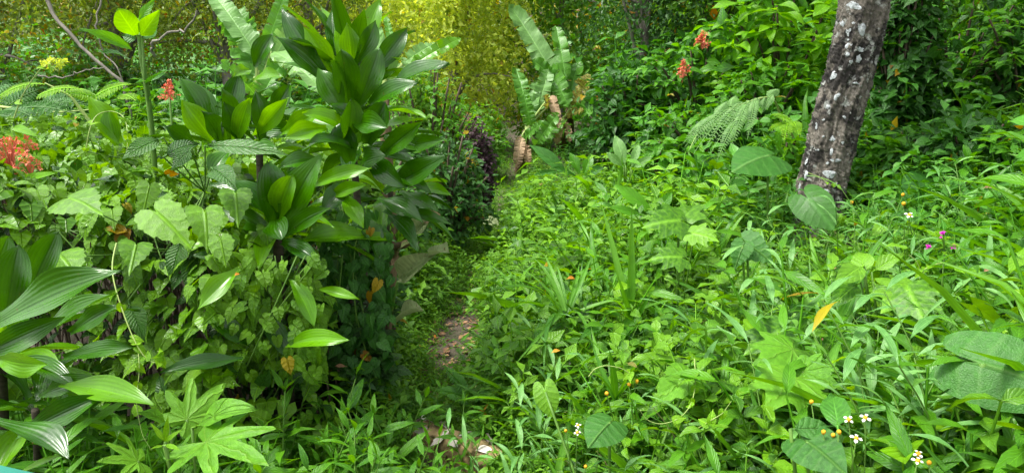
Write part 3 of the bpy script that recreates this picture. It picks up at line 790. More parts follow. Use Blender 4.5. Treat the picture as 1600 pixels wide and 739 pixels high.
def trunk_point(px, py):
    """surface point of the trunk seen at a pixel"""
    r = ray(px, py); q = TRV.reshape(-1, 3) - EYE
    tpar = q @ r / (r @ r); dist = np.linalg.norm(q - tpar[:, None] * r, axis=1)
    ok = np.where(dist < .02)[0]
    if not len(ok): ok = np.array([int(np.argmin(dist))])
    i = ok[np.argmin(tpar[ok])]
    k, s = divmod(int(i), NS)
    n = nrm(TRV[k, s] - c[k])
    return TRV[k, s], n, T[k]
lich = [(1330, 10, 30, 14), (1313, 35, 11, 12), (1324, 52, 9, 13), (1321, 71, 12, 12), (1347, 78, 20, 10), (1352, 45, 16, 24), (1321, 87, 8, 9), (1333, 99, 8, 8), (1345, 92, 12, 16), (1300, 119, 16, 14),
        (1272, 198, 14, 14), (1293, 168, 9, 9), (1316, 186, 7, 6), (1302, 219, 10, 11), (1287, 213, 5, 4), (1277, 238, 7, 5), (1297, 236, 8, 13), (1322, 222, 6, 6), (1258, 255, 7, 16), (1257, 275, 8, 18), (1300, 272, 22, 20),
        (1290, 303, 24, 22), (1268, 300, 18, 12), (1310, 252, 20, 8), (1245, 292, 10, 22), (1307, 148, 10, 14), (1331, 34, 7, 5), (1322, 62, 5, 5), (1283, 185, 6, 4), (1341, 128, 10, 6), (1310, 290, 8, 12), (1296, 252, 7, 6)]
for (lx, ly, lw, lh) in lich:
    p, n, tg = trunk_point(lx, ly)
    sx = nrm(np.cross(tg, n)); m_ = 26
    an = np.linspace(0, 2 * math.pi, m_, endpoint=False)
    kk = 5.5 / FPX / 2 * .82
    ra = .85 + sum(rng.normal(0, .22 / h_ ** .6) * np.cos(h_ * an + rng.random() * 6) for h_ in (2, 3, 5, 7))
    ring = []
    for q in (1.0, .55, 0.0):
        for i_ in range(m_ if q else 1):
            dx = math.cos(an[i_]) * ra[i_] * lw * kk * q; dz = math.sin(an[i_]) * ra[i_] * lh * kk * q
            pt = p + sx * dx + tg * dz
            # press the patch on to the bark
            dist = np.linalg.norm(TRV.reshape(-1, 3) - pt, axis=1); w4 = np.argsort(dist)[:4]
            sv = TRV.reshape(-1, 3)[w4].mean(0); on = n * ((sv - pt) @ n)
            ring.append(pt + on + n * (.0005 if q == 1.0 else .003 if q else .003))
    V = np.array(ring)
    F = [[i_, (i_ + 1) % m_, m_ + (i_ + 1) % m_] for i_ in range(m_)] + [[i_, m_ + (i_ + 1) % m_, m_ + i_] for i_ in range(m_)] + [[m_ + i_, m_ + (i_ + 1) % m_, 2 * m_] for i_ in range(m_)]
    link('lichen_patch', new_mesh('lichen_patch', V - base, np.array(F), V[:, :2].copy(), M['lichen']), tt_)
# its limbs and crown above the frame shade the right bank
top = c[-1]
for i in range(6):
    a_ = i * 1.05 + .3
    q = top + np.array([math.cos(a_) * 1.9, math.sin(a_) * 1.9, 1.2 + .5 * (i % 2)])
    part_tube(tt_, 'limb', bez(top - UP * .6 * (i % 3), (top + q) / 2 + UP * .5, q, 7), np.linspace(.09, .03, 7), 'branch_grey', 7)
p, r, s, cc = lump(top + np.array([.2, .4, 1.4]), (2.4, 2.2, 1.1), 6500, 40, .12, spread=.36)
V, F, U, rn = merge(leafitems('tiny2', p, r, s))
o = link('crown', new_mesh('crown', V - base, F, U, M['midtree'], rn), tt_); o['kind'] = 'stuff'

# ================================================================== SHRUBS WITH LARGE LEAVES
def shrub(name, label, px, py, d, rad, height, kind, mat, size, tips, per=6, fill=0, fillmat=None, cat='shrub', droop=.35, group=None, base_z=None, stem='twig', fillkind='tiny', front=True):
    """branches from a common foot, each ending in a whorl of leaves; the nearest whorls are single leaf parts"""
    x = (px - 800) / FPX * d; y = d
    z0 = float(H(x, y)) if base_z is None else base_z
    foot = np.array([x, y, z0])
    t = thing(name, label, cat, foot, group)
    parts = []
    for i in range(tips):
        dd = nrm(rng.normal(size=3)); dd[2] = abs(dd[2]) * 1.1 - .25
        if front and rng.random() < .6: dd[1] = -abs(dd[1])
        dd = nrm(dd)
        f = .75 + .3 * rng.random()
        q = foot + np.array([dd[0] * rad * f, dd[1] * rad * .8 * f, height * (.45 + .55 * dd[2] * f)])
        if q[2] < z0 + .08: q[2] = z0 + .08 + rng.random() * .2
        mid = foot + (q - foot) * .5 + UP * .18 * height
        if i % 2 == 0:
            part_tube(t, 'stem', bez(foot, mid, q, 6), np.linspace(.012, .005, 6) * (1 + d / 12), stem, 4)
        out = nrm((q - foot) * [1, 1, 0] + [0, -.2, 0])
        a0 = rng.random() * 6.28
        for k in range(per):
            a = a0 + k * 6.283 / per + rng.normal(0, .25)
            pt = rng.uniform(-.35, .45) - droop * .3
            Y = np.array([math.cos(a) * math.cos(pt), math.sin(a) * math.cos(pt), math.sin(pt)]) + out * .25
            if Y[1] > .5 and rng.random() < .4: continue
            parts.append((q + rng.normal(size=3) * .02 - UP * .06 * rng.random() * size * 3, Y, nrm(UP + out * .35 + rng.normal(size=3) * .25), size * rng.uniform(.6, 1.2)))
        for k in range(2):
            parts.append((q - (q - mid) * rng.uniform(.1, .4), nrm(rng.normal(size=3) + out - UP * .2), UP + out * .4, size * rng.uniform(.8, 1.2)))
    random.shuffle(parts)
    for i, (p, Y, N, s) in enumerate(parts[:290]):
        k = int(rng.integers(len(LEAF[kind])))
        link('leaf', leafmesh(kind, k, mat), t, mat4(p - foot, frames(Y, N)[0], s))
    if fill:
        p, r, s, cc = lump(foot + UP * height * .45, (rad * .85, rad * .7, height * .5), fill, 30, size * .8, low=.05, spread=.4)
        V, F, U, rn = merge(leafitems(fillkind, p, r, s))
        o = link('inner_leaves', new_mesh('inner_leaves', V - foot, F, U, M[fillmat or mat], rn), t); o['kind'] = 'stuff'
    return t
def florets(t, p, w, h, n, mat, size=.012, cone=True, name='flower_head'):
    """one open flower head: many small florets on a cone, joined"""
    p = np.asarray(p, float); f = rng.random(n) ** .8
    a = rng.random(n) * 6.28
    rr = w / 2 * ((1 - f) ** .7 if cone else 1) * (.55 + .45 * rng.random(n))
    n = len(f); q = p + np.stack([np.cos(a) * rr, np.sin(a) * rr, (f - .3) * h], 1) + rng.normal(size=(n, 3)) * w * .05
    d = nrm(q - p + UP * .02 + rng.normal(size=(n, 3)) * .01)
    ra = np.repeat(np.arange(n), 5); sp = rng.normal(size=(5 * n, 3))
    Y = nrm(sp + d[ra] * .6)
    b = np.array(t.location)
    V, F, U, rn = merge(leafitems('tiny', q[ra], frames(Y, d[ra] + .3 * sp), np.full(5 * n, size)))
    o = link(name, new_mesh(name, V - b, F, U, M[mat], rn), t); o['kind'] = 'stuff'
    st = []
    for i in range(0, n, max(1, n // 26)):
        st.append(tube(np.array([p - UP * h * .45, (p + q[i]) / 2, q[i]]), [w * .008] * 3, 3))
    V = []; F = []; U = []; o_ = 0
    for v, ff, u in st: V.append(v); F.append(ff + o_); U.append(u); o_ += len(v)
    o = link('flower_stalks', new_mesh('flower_stalks', np.concatenate(V) - b, np.concatenate(F), np.concatenate(U), M['coral' if mat == 'coral' else 'stem']), t); o['kind'] = 'stuff'

shrub('dark_fill_bush', 'dark leafy bush wrapped round the thin canes of the tallest glossy plant', 566, 0, 3.6, .16, .9, 'ovate', 'shrub_dark', .075, 60, 5, 900, 'darktree', fillkind='tiny')
shrub('dark_fill_bush', 'dark-leaved bush added to darken the hollow behind the low glossy plant', 440, 0, 3.15, .36, .92, 'ovate', 'rugose', .085, 60, 5, 1500, 'darktree', fillkind='tiny')  # added filler bush, keeps light from showing through the hollow
shrub('dark_fill_bush', 'dark-leaved bush added to deepen the shade beside the thin canes', 520, 0, 3.0, .22, .70, 'heart', 'vine_shade', .06, 50, 4, 900, 'darktree', fillkind='tiny')  # second added filler, dark leaves stand in for shade round the canes
shrub('small_leaved_bush', 'sunlit green bush in front of the foot of the yellow tree', 720, 0, 10.6, .75, 1.05, 'ovate', 'shrub', .11, 50, 5, 3500, 'midtree')
# right thicket, far to near
shrub('broad_leaved_shrub', 'lime broad-leaved shrub high up just left of the lichen trunk', 1215, 0, 8.2, .75, 1.9, 'elliptic', 'shrub_lime', .26, 42, 6, 500, 'shrub', fillkind='tiny')
s1 = shrub('coral_flowered_shrub', 'green shrub carrying two coral red flower heads', 1090, 0, 8.6, .8, 1.55, 'elliptic', 'shrub', .17, 46, 6, 900, 'shrub_dark')
florets(s1, P(1098, 68, 7.9), .22, .14, 46, 'coral', .026)
florets(s1, P(1068, 112, 7.9), .16, .16, 42, 'coral', .026)
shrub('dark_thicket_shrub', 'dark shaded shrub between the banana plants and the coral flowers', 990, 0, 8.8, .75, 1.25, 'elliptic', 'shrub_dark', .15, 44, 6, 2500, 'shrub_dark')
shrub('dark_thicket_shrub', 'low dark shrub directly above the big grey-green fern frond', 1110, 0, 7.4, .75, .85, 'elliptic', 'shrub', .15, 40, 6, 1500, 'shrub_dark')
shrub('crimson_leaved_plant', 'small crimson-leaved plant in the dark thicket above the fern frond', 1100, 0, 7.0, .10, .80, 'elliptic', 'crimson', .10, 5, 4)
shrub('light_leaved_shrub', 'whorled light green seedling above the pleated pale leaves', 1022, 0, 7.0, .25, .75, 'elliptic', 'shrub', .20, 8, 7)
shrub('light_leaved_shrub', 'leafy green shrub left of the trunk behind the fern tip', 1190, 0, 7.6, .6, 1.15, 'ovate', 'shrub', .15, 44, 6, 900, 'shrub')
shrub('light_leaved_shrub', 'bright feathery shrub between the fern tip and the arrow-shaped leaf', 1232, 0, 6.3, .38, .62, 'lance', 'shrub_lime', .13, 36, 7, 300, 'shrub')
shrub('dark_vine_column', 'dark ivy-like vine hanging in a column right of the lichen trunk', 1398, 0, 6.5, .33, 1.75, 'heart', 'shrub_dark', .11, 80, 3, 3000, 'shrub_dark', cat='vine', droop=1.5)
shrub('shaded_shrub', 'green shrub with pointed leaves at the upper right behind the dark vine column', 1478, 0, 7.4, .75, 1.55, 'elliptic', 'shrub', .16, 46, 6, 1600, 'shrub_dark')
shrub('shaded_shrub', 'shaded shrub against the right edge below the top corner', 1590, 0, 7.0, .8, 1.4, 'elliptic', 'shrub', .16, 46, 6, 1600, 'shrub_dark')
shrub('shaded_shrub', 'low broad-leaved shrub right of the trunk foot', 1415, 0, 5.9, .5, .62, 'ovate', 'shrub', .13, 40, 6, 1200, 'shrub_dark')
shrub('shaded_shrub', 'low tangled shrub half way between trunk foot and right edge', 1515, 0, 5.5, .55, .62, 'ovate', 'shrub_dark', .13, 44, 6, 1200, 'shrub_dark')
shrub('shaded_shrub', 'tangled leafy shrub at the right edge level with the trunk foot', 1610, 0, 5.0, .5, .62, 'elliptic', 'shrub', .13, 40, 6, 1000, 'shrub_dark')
# centre and left of the path
shrub('small_leaved_bush', 'sunlit small-leaved green bush just right of the glossy cane plant', 672, 0, 7.0, .48, 1.62, 'ovate', 'shrub', .075, 90, 5, 5200, 'midtree', fillkind='tiny')
shrub('small_leaved_bush', 'dark small-leaved bush left of the path below the purple leaves', 690, 0, 6.0, .42, 1.12, 'ovate', 'shrub_dark', .075, 80, 5, 4500, 'darktree', fillkind='tiny')
s2 = shrub('purple_leaved_bush', 'purple-black leaved bush beside the path with a peach flower cluster', 742, 0, 7.6, .19, 1.12, 'elliptic', 'purple', .085, 50, 5, 1500, 'purple')
florets(s2, P(722, 194, 7.0), .14, .14, 30, 'peach', .022, False)
shrub('small_leaved_bush', 'green bush at the bend of the path right under the yellow tree', 742, 0, 10.0, .35, .9, 'ovate', 'shrub', .09, 50, 5, 2500, 'midtree')
shrub('small_leaved_bush', 'low green bush behind the vine bank and the glossy cane plant', 560, 0, 5.2, .6, 1.15, 'ovate', 'shrub', .09, 60, 5, 2500, 'darktree')

shrub('light_leaved_shrub', 'sunlit leafy shrub behind the vine bank at the left edge', 60, 0, 6.2, .9, .70, 'elliptic', 'shrub', .13, 44, 6, 1500, 'shrub')
shrub('light_leaved_shrub', 'bright leafy shrub behind the tall upright weed', 235, 0, 6.8, .8, .65, 'lance', 'shrub_lime', .15, 40, 6, 1200, 'shrub')
shrub('light_leaved_shrub', 'leafy shrub round the foot of the banana plant behind the bank', 400, 0, 6.4, .7, .8, 'elliptic', 'shrub', .12, 44, 6, 1500, 'shrub')

# ================================================================== BANANA PLANTS
def banana(label, foot, stem_to, leaves, stem_r=.09, dry=()):
    t = thing('banana_plant', label, 'banana plant', foot)
    part_tube(t, 'trunk', bez(np.array(foot) - UP * .05, (np.array(foot) + stem_to) / 2, stem_to, 7), np.linspace(stem_r * 1.2, stem_r * .6, 7), 'bananastem', 9)
    for b, tp, wpx, mat, bend, nrmv in leaves:
        p0, p1 = P(*b), P(*tp); W = wpx * (b[2] + tp[2]) / 2 / FPX
        part_leaf(t, p0, p1, W, nrmv if nrmv is not None else to_cam(p0, .5, .15), mat, bend=bend, prof='banana', fold=.25, wave=.10, nl=26, nw=3, split=1)
        part_tube(t, 'midrib', bez(stem_to, (np.array(stem_to) + p0) / 2 + UP * .05, p0, 5), np.linspace(.022, .012, 5), 'stem_pale', 5)
    return t
D = 11.5
banana('tall banana plant whose long torn leaf leans up to the left over the path end', G(888, 232), P(890, 172, D),
       [((888, 160, D), (797, 10, 12.2), 34, 'banana_pale', .12, None), ((880, 150, D), (832, 95, 11.2), 28, 'banana', .3, None), ((884, 128, D), (868, 40, 12), 24, 'banana', .1, None),
        ((858, 112, D), (889, 168, 11.0), 30, 'banana', .3, None), ((900, 178, 11.3), (952, 160, 11.0), 30, 'banana', .25, None), ((880, 190, 11.2), (850, 222, 10.9), 26, 'banana', .3, None), ((893, 165, D), (925, 118, 11.2), 26, 'banana_yellow', .15, None), ((900, 185, 11.2), (938, 150, 11), 30, 'banana', .1, None), ((886, 165, D), (905, 95, 11.9), 24, 'banana', .1, None)], .10)
banana('low banana plant with brown dead leaves hanging on its stem beside the path end', G(812, 272), P(822, 205, 10.8),
       [((830, 200, 10.8), (818, 146, 10.8), 22, 'banana', .12, None), ((815, 222, 10.8), (852, 190, 10.5), 16, 'banana', .15, None), ((838, 226, 10.6), (873, 177, 10.4), 22, 'banana', .15, None), ((828, 190, 10.9), (838, 128, 11.2), 22, 'banana_pale', .1, None),
        ((822, 170, 11.0), (806, 108, 11.4), 24, 'banana', .2, None), ((840, 175, 11), (858, 108, 11.2), 26, 'banana_pale', .12, None), ((815, 215, 10.7), (808, 262, 10.5), 18, 'dry', .25, None), ((822, 225, 10.7), (826, 258, 10.5), 14, 'dry', .3, None), ((860, 150, 10.9), (872, 200, 10.6), 16, 'dry', .3, None), ((856, 168, 10.9), (850, 150, 10.6), 14, 'banana_yellow', .3, None)], .08)
banana('dead banana stump with brown rags right of the low banana plant', G(876, 236), P(878, 190, 11.3),
       [((878, 192, 11.2), (870, 226, 11.0), 14, 'dry', .3, None), ((882, 190, 11.2), (890, 222, 11.0), 12, 'dry', .3, None), ((884, 182, 11.2), (912, 172, 11.0), 14, 'banana_yellow', .2, None)], .10)
D = 5.6
lb = P(400, 215, D)
banana('banana plant with pale drooping leaves behind the left head of glossy leaves', (lb[0], D, float(H(lb[0], D))), P(402, 165, D),
       [((402, 90, D), (330, -12, 5.9), 36, 'banana_pale', .14, None), ((398, 120, D), (352, 10, 6.0), 50, 'banana', .1, (.5, -.6, .3)), ((404, 110, D), (447, -14, 5.7), 24, 'banana', .1, None), ((400, 130, D), (385, 35, 5.9), 34, 'banana', .12, None),
        ((425, 80, D), (510, 150, 5.2), 34, 'banana_pale', .22, None), ((405, 130, D), (455, 45, 5.7), 40, 'banana_pale', .15, None), ((410, 150, 5.4), (440, 100, 5.6), 36, 'banana', .15, None), ((400, 150, D), (345, 95, 5.4), 22, 'banana', .2, None)], .07)
lb = P(605, 200, 4.6)
banana('young banana plant showing pale leaf blades behind the tall glossy cane plant', (lb[0], 4.6, float(H(lb[0], 4.6))), P(600, 150, 4.6),
       [((602, 120, 4.6), (580, 38, 4.8), 34, 'banana_pale', .12, None), ((612, 75, 4.6), (603, 26, 4.7), 12, 'banana', .05, None), ((640, 105, 4.6), (720, 60, 4.7), 22, 'dracaena_bright', .12, None), ((630, 100, 4.6), (682, 68, 4.9), 22, 'banana_pale', .12, None), ((600, 140, 4.6), (640, 100, 4.6), 26, 'banana_pale', .15, None)], .05)

# ================================================================== GLOSSY CANE PLANTS (left)
def cane_plant(label, foot, stems, leaves, group=None):
    t = thing('glossy_cane_plant', label, 'cane plant', foot, group)
    for pts, r in stems:
        q = np.array([p if len(p) == 3 and not isinstance(p[0], int) else P(*p) for p in pts])
        u = np.linspace(0, 1, len(q)); ui_ = np.linspace(0, 1, 12)
        cc_ = np.stack([np.interp(ui_, u, q[:, i]) for i in range(3)], 1)
        for _ in range(3): cc_[1:-1] = (cc_[:-2] + cc_[1:-1] * 2 + cc_[2:]) / 4
        part_tube(t, 'cane', cc_, np.linspace(r, r * .7, 12), 'cane', 9)
    for L in leaves:
        b, tp, wpx = L[:3]; mat = L[3] if len(L) > 3 else 'dracaena'; bend = L[4] if len(L) > 4 else .16; up = L[5] if len(L) > 5 else .5; prof = L[6] if len(L) > 6 else 'dracaena'
        p0, p1 = P(*b), P(*tp); p1 = p1 + (p1 - p0) * .10
        if mat == B and rng.random() < .12 and b[2] > 2.5: mat = Gd
        part_leaf(t, p0, p1, wpx * 1.10 * (b[2] + tp[2]) / 2 / FPX, to_cam(p0, up, .3), mat, bend=bend, prof=prof, fold=rng.uniform(.3, .6), wave=.13, nl=18, nw=3)
    return t
B = 'dracaena_bright'; Gd = 'dracaena'
d = 3.15
def crown_fill(center, n, L0, lo, hi, front=.0, w=36, rad=8):
    """extra leaves all round a crown so that it is full from every side"""
    out = []
    for i in range(n):
        a = i * 2.4; f = i / n; pt = lo + (hi - lo) * f + rng.normal(0, .1)
        cx, cy, cd = center
        c0 = P(cx, cy - f * 20, cd); Ll = L0 * rng.uniform(.8, 1.1)
        Y = np.array([math.cos(a) * math.cos(pt), math.sin(a) * math.cos(pt), math.sin(pt)])
        out.append((c0 + Y * .03, c0 + Y * Ll, w, rng.choice([Gd, Gd, B])))
    return out
def add_fill(t, fills, wmul=1.):
    for p0, p1, w, mat in fills:
        Yd = nrm(p1 - p0); h = nrm(Yd * [1, 1, 0] + 1e-4)
        N = nrm(UP * math.hypot(Yd[0], Yd[1]) + -h * Yd[2] + .15 * rng.normal(size=3))
        sagp = p1 - UP * .25 * np.linalg.norm(p1 - p0) * (1 - abs(Yd[2]))
        part_leaf(t, p0, sagp, w * 3.0 / FPX * wmul, N, str(mat), bend=.16, fold=.45, wave=.13, nl=16, nw=2)
fA = G(575, 590)
cA = cane_plant('tallest glossy cane plant with big upright leaves, left of the path', (fA[0], d, float(H(fA[0], d))),
    [([(578, 640, 3.2), (575, 520, d), (566, 380, d), (552, 260, d), (548, 140, d)], .019), ([(560, 640, 3.2), (556, 520, 3.2), (540, 430, 3.1), (452, 400, 3.0), (440, 350, 2.9)], .016), ([(590, 640, 3.3), (592, 500, 3.3), (598, 400, 3.3), (610, 330, 3.3), (612, 260, 3.3)], .015)],
    [((518, 140, 3.2), (447, 24, 3.3), 34, Gd), ((520, 135, 3.1), (439, 64, 3.0), 40, Gd), ((524, 125, 3.15), (479, 50, 3.1), 36, B), ((528, 100, 3.2), (520, 22, 3.3), 24, Gd), ((532, 110, 3.1), (536, 24, 3.3), 20, B),
     ((550, 105, 3.1), (543, 42, 3.05), 32, B), ((560, 90, 3.15), (592, 6, 3.2), 30, B), ((552, 102, 3.1), (584, 38, 3.1), 28, Gd, .35), ((578, 120, 3.1), (632, 50, 3.15), 32, Gd, .15), ((600, 140, 3.05), (692, 102, 2.95), 40, Gd, .10, .9), ((578, 165, 3.0), (648, 132, 2.9), 34, Gd, .15),
     ((545, 168, 3.0), (534, 86, 2.9), 40, Gd, .2, .2, 'spoon'), ((560, 165, 3.0), (590, 84, 3.0), 36, Gd, .2, .2, 'spoon'), ((538, 180, 2.95), (500, 112, 2.95), 38, Gd, .2, .3), ((565, 170, 3.1), (610, 92, 3.2), 32, Gd), ((540, 150, 3.2), (505, 70, 3.3), 32, Gd), ((552, 150, 3.2), (562, 60, 3.3), 30, Gd), ((572, 140, 3.2), (620, 78, 3.3), 28, B),
     ((570, 176, 3.0), (658, 184, 2.85), 26, B), ((548, 252, 2.9), (536, 196, 2.85), 42, Gd, .25, .0, 'spoon'), ((560, 225, 3.0), (520, 170, 2.9), 40, Gd, .2, .2, 'spoon'), ((575, 225, 2.95), (600, 165, 2.9), 38, Gd, .2, .2, 'spoon'), ((592, 246, 2.95), (655, 195, 2.8), 32, Gd, .15), ((610, 236, 3.0), (692, 220, 2.85), 26, Gd), ((600, 300, 2.95), (690, 248, 2.8), 36, Gd, .14, .8),
     ((487, 292, 2.8), (572, 266, 2.75), 28, B, .12, .9), ((515, 308, 2.85), (568, 290, 2.8), 24, B, .1), ((535, 305, 2.85), (565, 352, 2.75), 28, B, .2), ((612, 372, 2.9), (476, 378, 2.75), 44, B, .12, .5), ((570, 240, 2.9), (630, 290, 2.8), 34, Gd, .2), ((600, 270, 2.95), (668, 300, 2.85), 30, Gd, .2), ((655, 288, 3.0), (702, 305, 2.9), 18, B), ((590, 310, 2.95), (655, 345, 2.85), 32, Gd, .2), ((600, 330, 2.95), (648, 388, 2.85), 34, Gd, .15), ((620, 325, 3.0), (700, 350, 2.9), 18, Gd),
     ((560, 330, 2.95), (590, 400, 2.85), 34, Gd, .2), ((545, 285, 2.9), (505, 330, 2.8), 32, Gd, .2), ((560, 260, 2.9), (600, 245, 2.8), 36, Gd, .2), ((552, 232, 2.85), (490, 225, 2.75), 34, Gd, .2), ((540, 200, 2.9), (478, 180, 2.8), 34, B, .2), ((552, 190, 2.85), (602, 200, 2.75), 36, Gd, .2, .3), ((540, 215, 2.85), (548, 160, 2.8), 38, Gd, .2, .1, 'spoon'), ((625, 300, 3.0), (680, 330, 2.9), 24, Gd), ((600, 215, 2.95), (660, 235, 2.9), 28, Gd), ((500, 250, 2.85), (440, 262, 2.75), 30, Gd), ((510, 200, 2.9), (450, 215, 2.8), 32, B)])
add_fill(cA, crown_fill((546, 150, 3.25), 18, .44, .35, 1.2, w=32))
add_fill(cA, crown_fill((560, 240, 3.25), 14, .40, -.3, .6)); add_fill(cA, crown_fill((605, 320, 3.35), 10, .36, -.3, .6))
fB = G(440, 640)
cB = cane_plant('low glossy plant with a vase of wide leaves in the dark hollow', (P(436, 500, 2.75)[0], 2.75, float(H(P(436, 500, 2.75)[0], 2.75))),
    [([(452, 640, 2.8), (446, 540, 2.8), (436, 430, 2.75), (434, 360, 2.7)], .026)],
    [((434, 360, 2.7), (420, 262, 2.65), 48, Gd, .25, .1, 'spoon'), ((436, 362, 2.68), (498, 250, 2.65), 50, Gd, .15, .3), ((430, 345, 2.62), (440, 372, 2.55), 40, B, .1, .4, 'spoon'), ((428, 350, 2.7), (362, 285, 2.7), 40, Gd, .2), ((440, 345, 2.75), (470, 262, 2.8), 44, Gd, .2), ((434, 340, 2.68), (455, 280, 2.62), 40, B, .2, .1, 'spoon'),
     ((432, 365, 2.72), (352, 330, 2.75), 34, Gd, .2), ((442, 372, 2.68), (510, 330, 2.6), 34, Gd, .2), ((440, 380, 2.65), (495, 410, 2.55), 30, Gd, .25), ((455, 438, 2.5), (488, 505, 2.42), 32, B, .15), ((448, 540, 2.45), (537, 532, 2.35), 36, B, .12, .7), ((500, 452, 2.55), (556, 466, 2.5), 18, B), ((374, 420, 2.35), (315, 478, 2.25), 34, B, .12), ((380, 560, 2.4), (262, 580, 2.3), 30, Gd, .12, .8), ((390, 540, 2.5), (330, 500, 2.45), 34, Gd, .2), ((400, 480, 2.6), (452, 560, 2.5), 34, Gd, .2)])
add_fill(cB, crown_fill((436, 365, 2.85), 12, .36, -.1, .9))
cC = cane_plant('pair of upright glossy leaf heads on top of the vine bank', (P(350, 300, 3.3)[0], 3.3, float(H(P(350, 300, 3.3)[0], 3.3))),
    [([(360, 560, 3.4), (352, 400, 3.3), (345, 240, 3.3)], .024), ([(420, 560, 3.4), (412, 400, 3.3), (405, 230, 3.3)], .022)],
    [((328, 215, 3.2), (283, 128, 3.2), 38, Gd), ((332, 220, 3.1), (288, 162, 3.05), 38, B), ((345, 225, 3.1), (318, 178, 3.0), 32, B), ((355, 225, 3.15), (345, 142, 3.1), 34, Gd), ((368, 225, 3.1), (388, 160, 3.0), 32, B), ((378, 222, 3.1), (352, 165, 3.05), 34, Gd), ((400, 212, 3.1), (447, 158, 3.0), 30, B), ((440, 208, 3.1), (498, 178, 3.0), 32, B), ((410, 220, 3.1), (400, 150, 3.1), 34, Gd), ((395, 128, 3.4), (440, 122, 3.2), 20, B, .3), ((390, 110, 3.5), (366, 120, 3.3), 20, B, .2), ((398, 105, 3.6), (424, 58, 3.6), 30, B), ((350, 200, 3.3), (372, 118, 3.35), 32, Gd), ((420, 190, 3.3), (452, 135, 3.3), 28, Gd), ((330, 195, 3.4), (300, 140, 3.5), 30, Gd),
     ((188, 224, 2.9), (141, 156, 2.9), 36, B, .1), ((182, 228, 2.9), (168, 175, 2.9), 30, B, .1), ((305, 230, 3.1), (262, 200, 3.0), 30, Gd), ((380, 240, 2.95), (430, 235, 2.85), 28, Gd), ((360, 235, 2.95), (330, 275, 2.85), 30, Gd), ((470, 235, 3.0), (440, 290, 2.9), 32, Gd), ((390, 200, 3.2), (470, 205, 3.1), 28, Gd)])
add_fill(cC, crown_fill((350, 240, 3.35), 10, .36, .1, 1.1)); add_fill(cC, crown_fill((408, 235, 3.35), 10, .34, .1, 1.1))
cD = cane_plant('nearest glossy plant whose wide wet leaves reach in from the left edge', (P(20, 600, 2.0)[0], 2.0, float(H(P(20, 600, 2.0)[0], 2.0))),
    [([(10, 800, 2.2), (5, 640, 2.15), (0, 540, 2.1), (-10, 480, 2.05)], .018), ([(60, 800, 2.1), (60, 700, 2.05), (55, 640, 2.0)], .015)],
    [((-30, 520, 1.75), (172, 430, 1.75), 68, Gd, .12, .9), ((10, 490, 1.95), (28, 392, 1.95), 56, Gd, .2, .1, 'spoon'), ((40, 470, 2.05), (86, 372, 2.05), 46, Gd, .15, .3, 'spoon'), ((20, 560, 1.95), (168, 468, 1.9), 46, Gd, .14, .7), ((-40, 560, 1.7), (90, 500, 1.75), 44, Gd, .14), ((0, 560, 1.7), (68, 568, 1.6), 44, B, .25, .5), ((95, 600, 1.95), (230, 630, 1.8), 46, B, .14, .6), ((60, 620, 2.0), (150, 592, 1.95), 34, Gd, .14), ((28, 680, 1.8), (152, 622, 1.85), 44, Gd, .14, .2), ((-40, 650, 1.6), (96, 716, 1.5), 70, Gd, .12, .2), ((-20, 440, 2.1), (10, 375, 2.1), 44, Gd, .2, .1, 'spoon'), ((100, 560, 2.05), (200, 545, 2.0), 34, Gd, .14), ((110, 520, 2.1), (180, 480, 2.1), 34, Gd, .15), ((30, 560, 2.05), (110, 600, 1.95), 36, Gd, .2), ((20, 745, 1.6), (98, 712, 1.55), 12, B, .1)])
add_fill(cD, crown_fill((10, 560, 2.15), 14, .38, -.4, .9), .9); add_fill(cD, crown_fill((55, 650, 2.1), 10, .30, -.3, .8), .9)

# ================================================================== VINE BANK (left)
def MB(x, y):
    """top of the bank of plants the vines have grown over"""
    x = np.asarray(x, float); y = np.asarray(y, float)
    xr = -.62 - .06 * (y - 3) + .10 * np.sin(y * 3.1) + .05 * np.sin(y * 7)
    yf = 2.2 + .12 * np.sin(x * 3.3) + .9 * np.clip(x + 1.05, 0, 1)
    return H(x, y) + (1.08 + .10 * wob(x, y, 1.4) + .05 * wob(x, y, 4)) * sm((xr - x) / .32) ** .7 * sm((y - yf) / .38) ** .7
def near_surface(fn, n, box, depth, zlo=.08):
    out = []; tot = 0
    while tot < n:
        m_ = n * 6
        x = rng.uniform(box[0], box[1], m_); y = rng.uniform(box[2], box[3], m_)
        x = x * np.where(box[4], y / box[3], 1)
        z = rng.uniform(0, 1.6, m_) + H(x, y)
        e = .03
        f0 = fn(x, y); gx = (fn(x + e, y) - f0) / e; gy = (fn(x, y + e) - f0) / e
        k = np.sqrt(1 + gx ** 2 + gy ** 2); ds = (f0 - z) / k
        ok = (ds > 0) & (ds < depth) & (wob(x * 2.2, z * 3.1 + y, 1.7, 5.0) > -.45) & ~((x / y > -.42) & (x / y < -.17) & (z < .98) & (z > .25) & (y < 3.6) & (rng.random(m_) < (.72 if depth < .3 else .2))) & (z > H(x, y) + zlo) & (f0 - H(x, y) > .15)
        nn = np.stack([-gx, -gy, np.ones_like(gx)], 1) / k[:, None]
        q = np.stack([x, y, z], 1); ok &= inview(q, .12)
        out.append(np.concatenate([q, nn, ds[:, None]], 1)[ok]); tot += ok.sum()
    o = np.concatenate(out)[:n]
    return o[:, :3], o[:, 3:6], o[:, 6]
def vine_frames(p, nn):
    k = len(p)
    N = nrm(nn + UP * .9 + .42 * rng.normal(size=(k, 3)))
    Y = nrm(nn * [1, 1, .0] * .8 - UP * .75 + .55 * rng.normal(size=(k, 3)) + np.array([0, -.25, 0]))
    return frames(Y, N)
